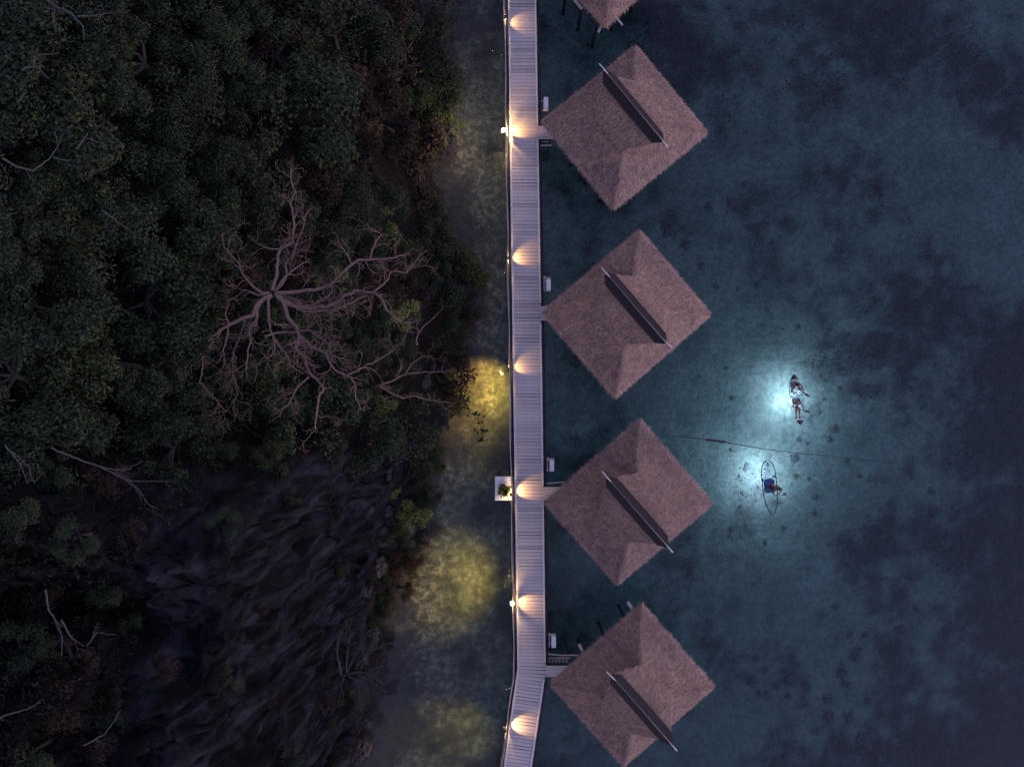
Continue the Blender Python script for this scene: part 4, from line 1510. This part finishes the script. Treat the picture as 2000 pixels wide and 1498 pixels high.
# sea grass tufts
m = MB()
rg = random.Random(15)
for k in range(90000):
    x, y = rg.uniform(2, 34), rg.uniform(-25, 25)
    if rg.random() > weed(x, y) * 0.95 - 0.16:
        continue
    z = bed(x, y)
    a = rg.uniform(0, 6.28)
    d = Vector((math.cos(a), math.sin(a), rg.uniform(.2, .8))).normalized()
    leaf_blade(m, Vector((x, y, z)), d, Vector((0, 0, 1)), rg.uniform(.10, .26), rg.uniform(.03, .07))
M_WEED = island_mat('sea_grass_blade', [(0, (0.004, 0.005, 0.006)), (0.6, (0.014, 0.015, 0.017)), (1, (0.04, 0.04, 0.038))], 0.8)
tag(m.build('sea_grass', M_WEED), 'dark sea grass growing over the seabed on the right', 'sea grass', kind='stuff')

# ------------------------------------------------------------------ rope across the water
m = MB()
rg = random.Random(4)
rpts, rr = [], []
tab = [(1300, 850), (1350, 855), (1400, 861), (1440, 868), (1500, 878), (1560, 885), (1620, 891), (1680, 897), (1740, 903), (1800, 909), (1870, 915)]
u = 1300
while u <= 1790:
    fade = sm(1300, 1345, u) * sm(1790, 1480, u)
    r = 0.010 + 0.016 * fade + (0.05 if 1380 < u < 1420 else 0) + abs(rg.gauss(0, .008))
    rpts.append(px(u, lerp_tab(tab, u) + rg.gauss(0, .25), -0.05 - 1.9 * (1 - fade)))
    rr.append(r)
    u += 3
o0 = rpts[0].copy()
m.tube([p - o0 for p in rpts], rr, 6)
rope = m.build('mooring_rope', M_ROPE)
rope.location = o0
tag(rope, 'dark weedy rope stretched across the water between the two boats', 'rope')

# ------------------------------------------------------------------ boats
def kayak(a_px, b_px, width, label, rim_mat, rim_r, blunt):
    A, B = px(*a_px, 0.2), px(*b_px, 0.2)
    c = (A + B) / 2
    d = (A - B)
    L = d.length
    d.normalize()
    rz = math.atan2(-d.x, d.y)
    t = thing('clear_kayak', label, 'kayak', (c.x, c.y, 0.0), 'clear boats with lights under them', rz)
    # y = +L/2 is the upper end in the photo
    def half(y):
        s = y / (L / 2)
        p = blunt[0] if s > 0 else blunt[1]
        return width / 2 * max(0.0, 1 - abs(s) ** p) ** 0.62
    ny, na = 28, 9
    vs, fs = [], []
    ys = [L / 2 * math.sin(math.pi * (k / (ny - 1) - .5)) * 0.999 for k in range(ny)]
    for y in ys:
        h = max(half(y), 0.02)
        for j in range(na):
            th = math.pi * j / (na - 1)
            vs.append((h * math.cos(th), y, 0.27 + 0.05 * (abs(y) / (L / 2)) ** 3 - 0.36 * (1 - 0.55 * (abs(y) / (L / 2)) ** 3) * math.sin(th) ** 0.7))
    for i in range(ny - 1):
        for j in range(na - 1):
            fs.append((i * na + j, i * na + j + 1, (i + 1) * na + j + 1, (i + 1) * na + j))
    m = MB()
    m.add(vs, fs, True)
    # inner skin for thickness
    m.add([(x * .985, y * .996, z + 0.008) for x, y, z in vs], [f[::-1] for f in fs], True)
    m.build('hull', M_CLEAR, t)
    m = MB()
    loop = [vs[i * na] for i in range(ny)] + [vs[i * na + na - 1] for i in range(ny - 1, -1, -1)]
    loop.append(loop[0])
    m.tube([Vector(p) + Vector((0, 0, .01)) for p in loop], rim_r, 6, False)
    m.build('rim', rim_mat, t)
    return t, L, half

def under_light(parent, x, y, energy, depth=-0.30, soft=0.03, col=(0.70, 0.80, 1.0)):
    ld = bpy.data.lights.new('hull_light', 'POINT')
    ld.energy = energy
    ld.color = col
    ld.shadow_soft_size = 0.02
    link('hull_light', ld, parent, (x, y, depth))
    m = MB()
    m.ball((x, y, depth + 0.085), 0.085, 12, 6, (1, 1, .4))
    m.tube([(x, y, depth + 0.1), (x * .9, y, -0.07)], 0.008, 5)
    m.build('lamp', M_BLACK, parent)

k1, L1, half1 = kayak((1549, 731), (1562, 830), 0.80, 'clear two-person kayak with dark pointed end decks, lit from below', M_RIMW, 0.015, (2.6, 2.6))
for s in (1, -1):      # dark end decks
    m = MB()
    ys = [s * (L1 / 2 * q) for q in (0.999, 0.97, 0.92, 0.86, 0.80)]
    vs, fs = [], []
    for y in ys:
        h = max(half1(y) * 0.98, 0.015)
        for xx, zz in ((-1, 0), (-.5, .05), (0, .065), (.5, .05), (1, 0)):
            vs.append((h * xx, y, 0.315 + zz))
    for i in range(4):
        for j in range(4):
            fs.append((i * 5 + j, i * 5 + j + 1, (i + 1) * 5 + j + 1, (i + 1) * 5 + j))
    n = len(vs)
    vs += [(x, y, z - 0.03) for x, y, z in vs]
    fs += [tuple(q + n for q in f[::-1]) for f in fs]
    m.add(vs, fs, True)
    m.build('end_deck', M_MAROON, k1)
    m = MB()
    y = s * L1 / 2 * 0.78
    m.bar((-half1(y), y, 0.33), (half1(y), y, 0.33), 0.05, 0.03)
    m.build('cross_bar', M_POLE, k1)
for y in (0.95, -0.10):
    m = MB()
    m.box((0, y, 0.10), (0.44, 0.34, 0.07))
    m.box((0, y + 0.20, 0.24), (0.44, 0.05, 0.26))
    m.build('seat', M_RIMW, k1)
m = MB()
m.bar((-half1(-.1) , 0.2, 0.30), (half1(-.1), 0.24, 0.30), 0.03, 0.03)
m.build('cross_bar', M_BLACK, k1)
m = MB()
m.bar((-0.36, -1.13, 0.24), (0.36, -1.10, 0.24), 0.04, 0.03)
m.build('foot_rest', M_BLACK, k1)
under_light(k1, 0.36, -0.10, 370, -0.35)
under_light(k1, 0.34, -0.45, 260, -1.55)  # this and the next: deep lamps added to sharpen the glow's core
under_light(k1, 0.38, 0.35, 170, -1.5)

k2, L2, half2 = kayak((1497, 898.5), (1508.5, 1003), 0.88, 'clear single kayak with thin dark rim and a blue mat, lit from below', M_RIMD, 0.032, (5.0, 2.2))
m = MB()
bm_ = bmesh.new()
bmesh.ops.create_cube(bm_, size=1.0)
bmesh.ops.scale(bm_, vec=(0.68, 0.86, 0.07), verts=bm_.verts)
bmesh.ops.bevel(bm_, geom=[e for e in bm_.edges if abs(e.verts[0].co.z - e.verts[1].co.z) > .01], offset=0.09, segments=4, affect='EDGES')
bmesh.ops.bevel(bm_, geom=[e for e in bm_.edges if len(e.link_faces) == 2 and e.calc_face_angle(0) > 1.2], offset=0.015, segments=2, affect='EDGES')
me = bpy.data.meshes.new('blue_mat')
bm_.to_mesh(me)
bm_.free()
me.materials.append(M_BLUE)
mp = px(1503.3, 948.8, 0.2)
mat_o = link('blue_mat', me, None, (mp.x, mp.y, 0.135), (0, 0, k2.rotation_euler.z - .02))
tag(mat_o, 'blue rounded rectangular mat lying in the clear single kayak', 'mat')
m = MB()
m.bar((-0.36, 0.50, 0.29), (0.36, 0.60, 0.29), 0.022, 0.02)
m.build('cross_bar', M_STEEL, k2)
for x, y in ((-0.385, 0.48), (0.34, 0.62)):
    m = MB()
    m.box((x, y, 0.30), (0.06, 0.16, 0.05))
    m.build('bracket', M_BLACK, k2)
m = MB()
m.tube([(0.25, .6, .29), (0.12, .95, .12), (0.02, 1.12, .08)], 0.006, 5)
m.build('cord', M_BLACK, k2)
sp = px(1500, 908, 0.1)
st = MB()
st.tube([(-.02, .12, .02), (0.0, .06, .03), (0.0, -.04, .03), (.03, -.11, .02), (.08, -.13, .02)], [.03, .045, .03, .035, .02], 8)
st_o = st.build('strap', M_BLACK)
st_o.location = (sp.x, sp.y, 0.04)
tag(st_o, 'small dark strap lying in the bow of the clear single kayak', 'strap')
under_light(k2, 0.36, 0.15, 320, -0.35)
under_light(k2, 0.34, 0.00, 320, -1.55)  # lower pair added on cords for a brighter core of the glow
under_light(k2, 0.38, 0.85, 260, -1.5)

# ------------------------------------------------------------------ people
def skin_obj(name, joints, edges, radii, root, mat, parent, org, lev=1):
    me = bpy.data.meshes.new(name)
    names = list(joints)
    me.from_pydata([tuple(joints[n] - org) for n in names], [(names.index(a), names.index(b)) for a, b in edges], [])
    o = bpy.data.objects.new(name, me)
    COL.objects.link(o)
    md = o.modifiers.new('skin', 'SKIN')
    md.use_smooth_shade = True
    for i, n in enumerate(names):
        r = radii[n]
        sv = me.skin_vertices[0].data[i]
        sv.radius = r if isinstance(r, tuple) else (r, r)
        sv.use_root = (n == root)
    sb = o.modifiers.new('sub', 'SUBSURF')
    sb.levels = sb.render_levels = lev
    dg = bpy.context.evaluated_depsgraph_get()
    dg.update()
    nm = bpy.data.meshes.new_from_object(o.evaluated_get(dg))
    bpy.data.objects.remove(o)
    nm.materials.clear()
    nm.materials.append(mat)
    nm.polygons.foreach_set('use_smooth', [True] * len(nm.polygons))
    return link(name, nm, parent)

def person(label, J, fwd, clothes, hand_dir):
    """J: joints in metres; fwd: the way the face looks"""
    J = {k: Vector(v) for k, v in J.items()}
    org = J['pelvis'].copy()
    root = thing('person', label, 'person', org)
    J['chest'] = J['pelvis'].lerp(J['neck'], .68)
    J['belly'] = J['pelvis'].lerp(J['neck'], .33)
    hd = (J['head'] - J['neck']).normalized()
    J['headtop'] = J['head'] + hd * 0.09
    rad = {'pelvis': (.13, .11), 'belly': (.115, .095), 'chest': (.135, .105), 'neck': .052, 'head': (.082, .095), 'headtop': (.055, .06)}
    ed = [('pelvis', 'belly'), ('belly', 'chest'), ('chest', 'neck'), ('neck', 'head'), ('head', 'headtop')]
    for s in 'LR':
        J['hip' + s] = J['pelvis'].lerp(J['knee' + s], .16)
        chain = ['chest', 'sh' + s, 'elb' + s, 'hand' + s]
        ed += list(zip(chain, chain[1:]))
        rad['sh' + s], rad['elb' + s], rad['hand' + s] = .055, .040, .028
        chain = ['pelvis', 'hip' + s, 'knee' + s, 'ank' + s, 'toe' + s]
        ed += list(zip(chain, chain[1:]))
        rad['hip' + s], rad['knee' + s], rad['ank' + s], rad['toe' + s] = .085, .058, .038, .030
        J['toe' + s] = J['ank' + s] + Vector(J.pop('toed' + s)) * .17
        hv = Vector(hand_dir[s]).normalized()
        fa = (J['hand' + s] - J['elb' + s]).normalized()
        acr = fa.cross(Vector((0, 0, 1)))
        acr = acr.normalized() if acr.length > .1 else Vector((1, 0, 0))
        for k in range(4):
            b = J['hand' + s] + fa * .055 + acr * (k - 1.5) * .021
            e = b + (fa * .5 + Vector((0, 0, -.8))) * (.045 + (.008 if k in (1, 2) else 0))
            J[f'f{k}a{s}'], J[f'f{k}b{s}'] = b, e
            rad[f'f{k}a{s}'], rad[f'f{k}b{s}'] = .010, .008
            ed += [('hand' + s, f'f{k}a{s}'), (f'f{k}a{s}', f'f{k}b{s}')]
        J['th' + s] = J['hand' + s] + fa * .03 - acr * .05 + Vector((0, 0, -.02))
        rad['th' + s] = .010
        ed.append(('hand' + s, 'th' + s))
    rad = {k: (tuple(q * 1.16 for q in r) if isinstance(r, tuple) else r * (1.16 if r > .02 else 1.0)) for k, r in rad.items()}
    body = skin_obj('body', J, ed, rad, 'pelvis', M_SKIN, root, org, 2)
    f = Vector(fwd).normalized()
    # face: nose, eyes, mouth, ears
    H = J['head'] - org
    up = hd
    side = up.cross(f).normalized()
    m = MB()
    m.tube([H + f * .085 + up * .02, H + f * .115 - up * .012], [.008, .014], 6)
    for s in (-1, 1):
        m.ball(H + side * s * .088 - f * .01, .02, 6, 4)
    m.build('face', M_SKIN, root)
    for s in (-1, 1):
        m = MB()
        m.ball(H + side * s * .032 + f * .083 + up * .015, .011, 6, 4)
        m.build('eye', M_BLACK, root)
    m = MB()
    m.tube([H + f * .088 - up * .045 - side * .022, H + f * .095 - up * .047, H + f * .088 - up * .045 + side * .022], .006, 5)
    m.build('mouth', M_MAROON, root)
    # hair: cap over crown and nape
    m = MB()
    bm_ = bmesh.new()
    bmesh.ops.create_icosphere(bm_, subdivisions=3, radius=1.0)
    M3 = Matrix((side, f, up)).transposed()
    kill = []
    for v in bm_.verts:
        c = v.co.copy()
        if c.y > 0.35 and c.z < 0.25 or c.z < -0.75:
            kill.append(v)
        v.co = M3 @ Vector((c.x * .118, c.y * .132 - .016, c.z * .138 + .03)) + noise.noise_vector(c * 4) * .008 + H
    bmesh.ops.delete(bm_, geom=kill, context='VERTS')
    me = bpy.data.meshes.new('hair')
    bm_.to_mesh(me)
    bm_.free()
    me.materials.append(M_HAIR)
    link('hair', me, root)
    for nm, ch in clothes:
        jj, ee, rr = {}, [], {}
        for a in ch:
            jj[a] = J[a]
            r = rad[a]
            rr[a] = tuple(q * 1.10 + .006 for q in r) if isinstance(r, tuple) else r * 1.10 + .006
        ee = list(zip(ch, ch[1:]))
        skin_obj(nm, jj, ee, rr, ch[0], M_SWIM, root, org, 1)
    return root

def Z1(x, y, z):
    return px(1500 + x / 10.7, 710 + y / 10.7, z)
def Z2(x, y, z):
    return px(1450 + x / 10.7, 880 + y / 10.7, z)

def paddle(a, b, label, blade=0.42):
    a, b = Vector(a), Vector(b)
    t = thing('paddle', label, 'paddle', a, 'paddles held by the people in the boats')
    d = (b - a)
    L = d.length
    d.normalize()
    m = MB()
    m.tube([(0, 0, 0), d * (L - blade * .8)], 0.016, 7)
    m.build('shaft', M_BLACK, t)
    s = d.cross(Vector((0, 0, 1))).normalized()
    n = s.cross(d)
    vs = []
    prof = ((0, .018), (.25, .06), (.6, .085), (.85, .075), (1.0, .03))
    for off in (.008, -.008):
        for q, wd in prof:
            c = d * (L - blade + blade * q)
            vs += [c + s * wd + n * off, c - s * wd + n * off]
    fs = []
    for k in range(4):
        fs.append((2 * k, 2 * k + 1, 2 * k + 3, 2 * k + 2))
        fs.append((10 + 2 * k, 12 + 2 * k, 13 + 2 * k, 11 + 2 * k))
        fs.append((2 * k, 2 * k + 2, 12 + 2 * k, 10 + 2 * k))
        fs.append((2 * k + 1, 11 + 2 * k, 13 + 2 * k, 2 * k + 3))
    fs += [(0, 10, 11, 1), (8, 9, 19, 18)]
    m = MB()
    m.add(vs, fs, True)
    m.build('blade', M_BLACK, t)

person('bare-shouldered person seated at the upper end of the two-person kayak, knees apart',
       {'pelvis': Z1(575, 425, .27), 'neck': Z1(600, 440, .74), 'head': Z1(622, 452, .87),
        'shL': Z1(690, 445, .70), 'elbL': Z1(728, 525, .50), 'handL': Z1(742, 600, .42),
        'shR': Z1(515, 440, .70), 'elbR': Z1(492, 530, .48), 'handR': Z1(610, 545, .45),
        'kneeL': Z1(690, 555, .44), 'ankL': Z1(600, 585, .14), 'toedL': (-.3, -.9, .1),
        'kneeR': Z1(490, 570, .44), 'ankR': Z1(540, 600, .14), 'toedR': (.3, -.9, .1)},
       (0.25, -1, -.35), [('swim_top', ('belly', 'chest')), ('shorts', ('belly', 'pelvis'))], {'L': (1, -1, 0), 'R': (1, 0, 0)})
paddle(Z1(600, 530, .45), Z1(870, 690, .30), 'black paddle held over the right side by the upper person in the two-person kayak')
person('person sitting with legs stretched out at the lower end of the two-person kayak',
       {'pelvis': Z1(610, 865, .27), 'neck': Z1(625, 800, .72), 'head': Z1(640, 790, .88),
        'shL': Z1(690, 812, .69), 'elbL': Z1(722, 890, .48), 'handL': Z1(745, 965, .40),
        'shR': Z1(540, 828, .69), 'elbR': Z1(522, 905, .47), 'handR': Z1(640, 950, .42),
        'kneeL': Z1(655, 985, .32), 'ankL': Z1(662, 1105, .14), 'toedL': (.1, -.7, .6),
        'kneeR': Z1(585, 985, .32), 'ankR': Z1(588, 1108, .14), 'toedR': (-.1, -.7, .6)},
       (0.1, -1, -.3), [('swim_top', ('belly', 'chest')), ('shorts', ('belly', 'pelvis'))], {'L': (1, -1, 0), 'R': (1, 0, 0)})
paddle(Z1(630, 945, .42), Z1(885, 1022, .26), 'thin black paddle held by the lower person in the two-person kayak')
person('person kneeling on the blue mat and leaning over the right side of the single kayak',
       {'pelvis': Z2(605, 765, .36), 'neck': Z2(725, 790, .62), 'head': Z2(775, 800, .70),
        'shL': Z2(735, 730, .60), 'elbL': Z2(808, 830, .44), 'handL': Z2(770, 905, .34),
        'shR': Z2(660, 850, .60), 'elbR': Z2(635, 890, .44), 'handR': Z2(675, 928, .34),
        'kneeL': Z2(660, 700, .22), 'ankL': Z2(540, 715, .20), 'toedL': (-1, .1, -.1),
        'kneeR': Z2(650, 815, .22), 'ankR': Z2(520, 790, .20), 'toedR': (-1, -.1, -.1)},
       (1, -0.1, -.5), [('shorts', ('belly', 'pelvis'))], {'L': (0, -1, 0), 'R': (0, -1, 0)})
paddle(Z2(655, 938, .34), Z2(925, 903, .22), 'short black paddle held by the person leaning from the single kayak', .34)
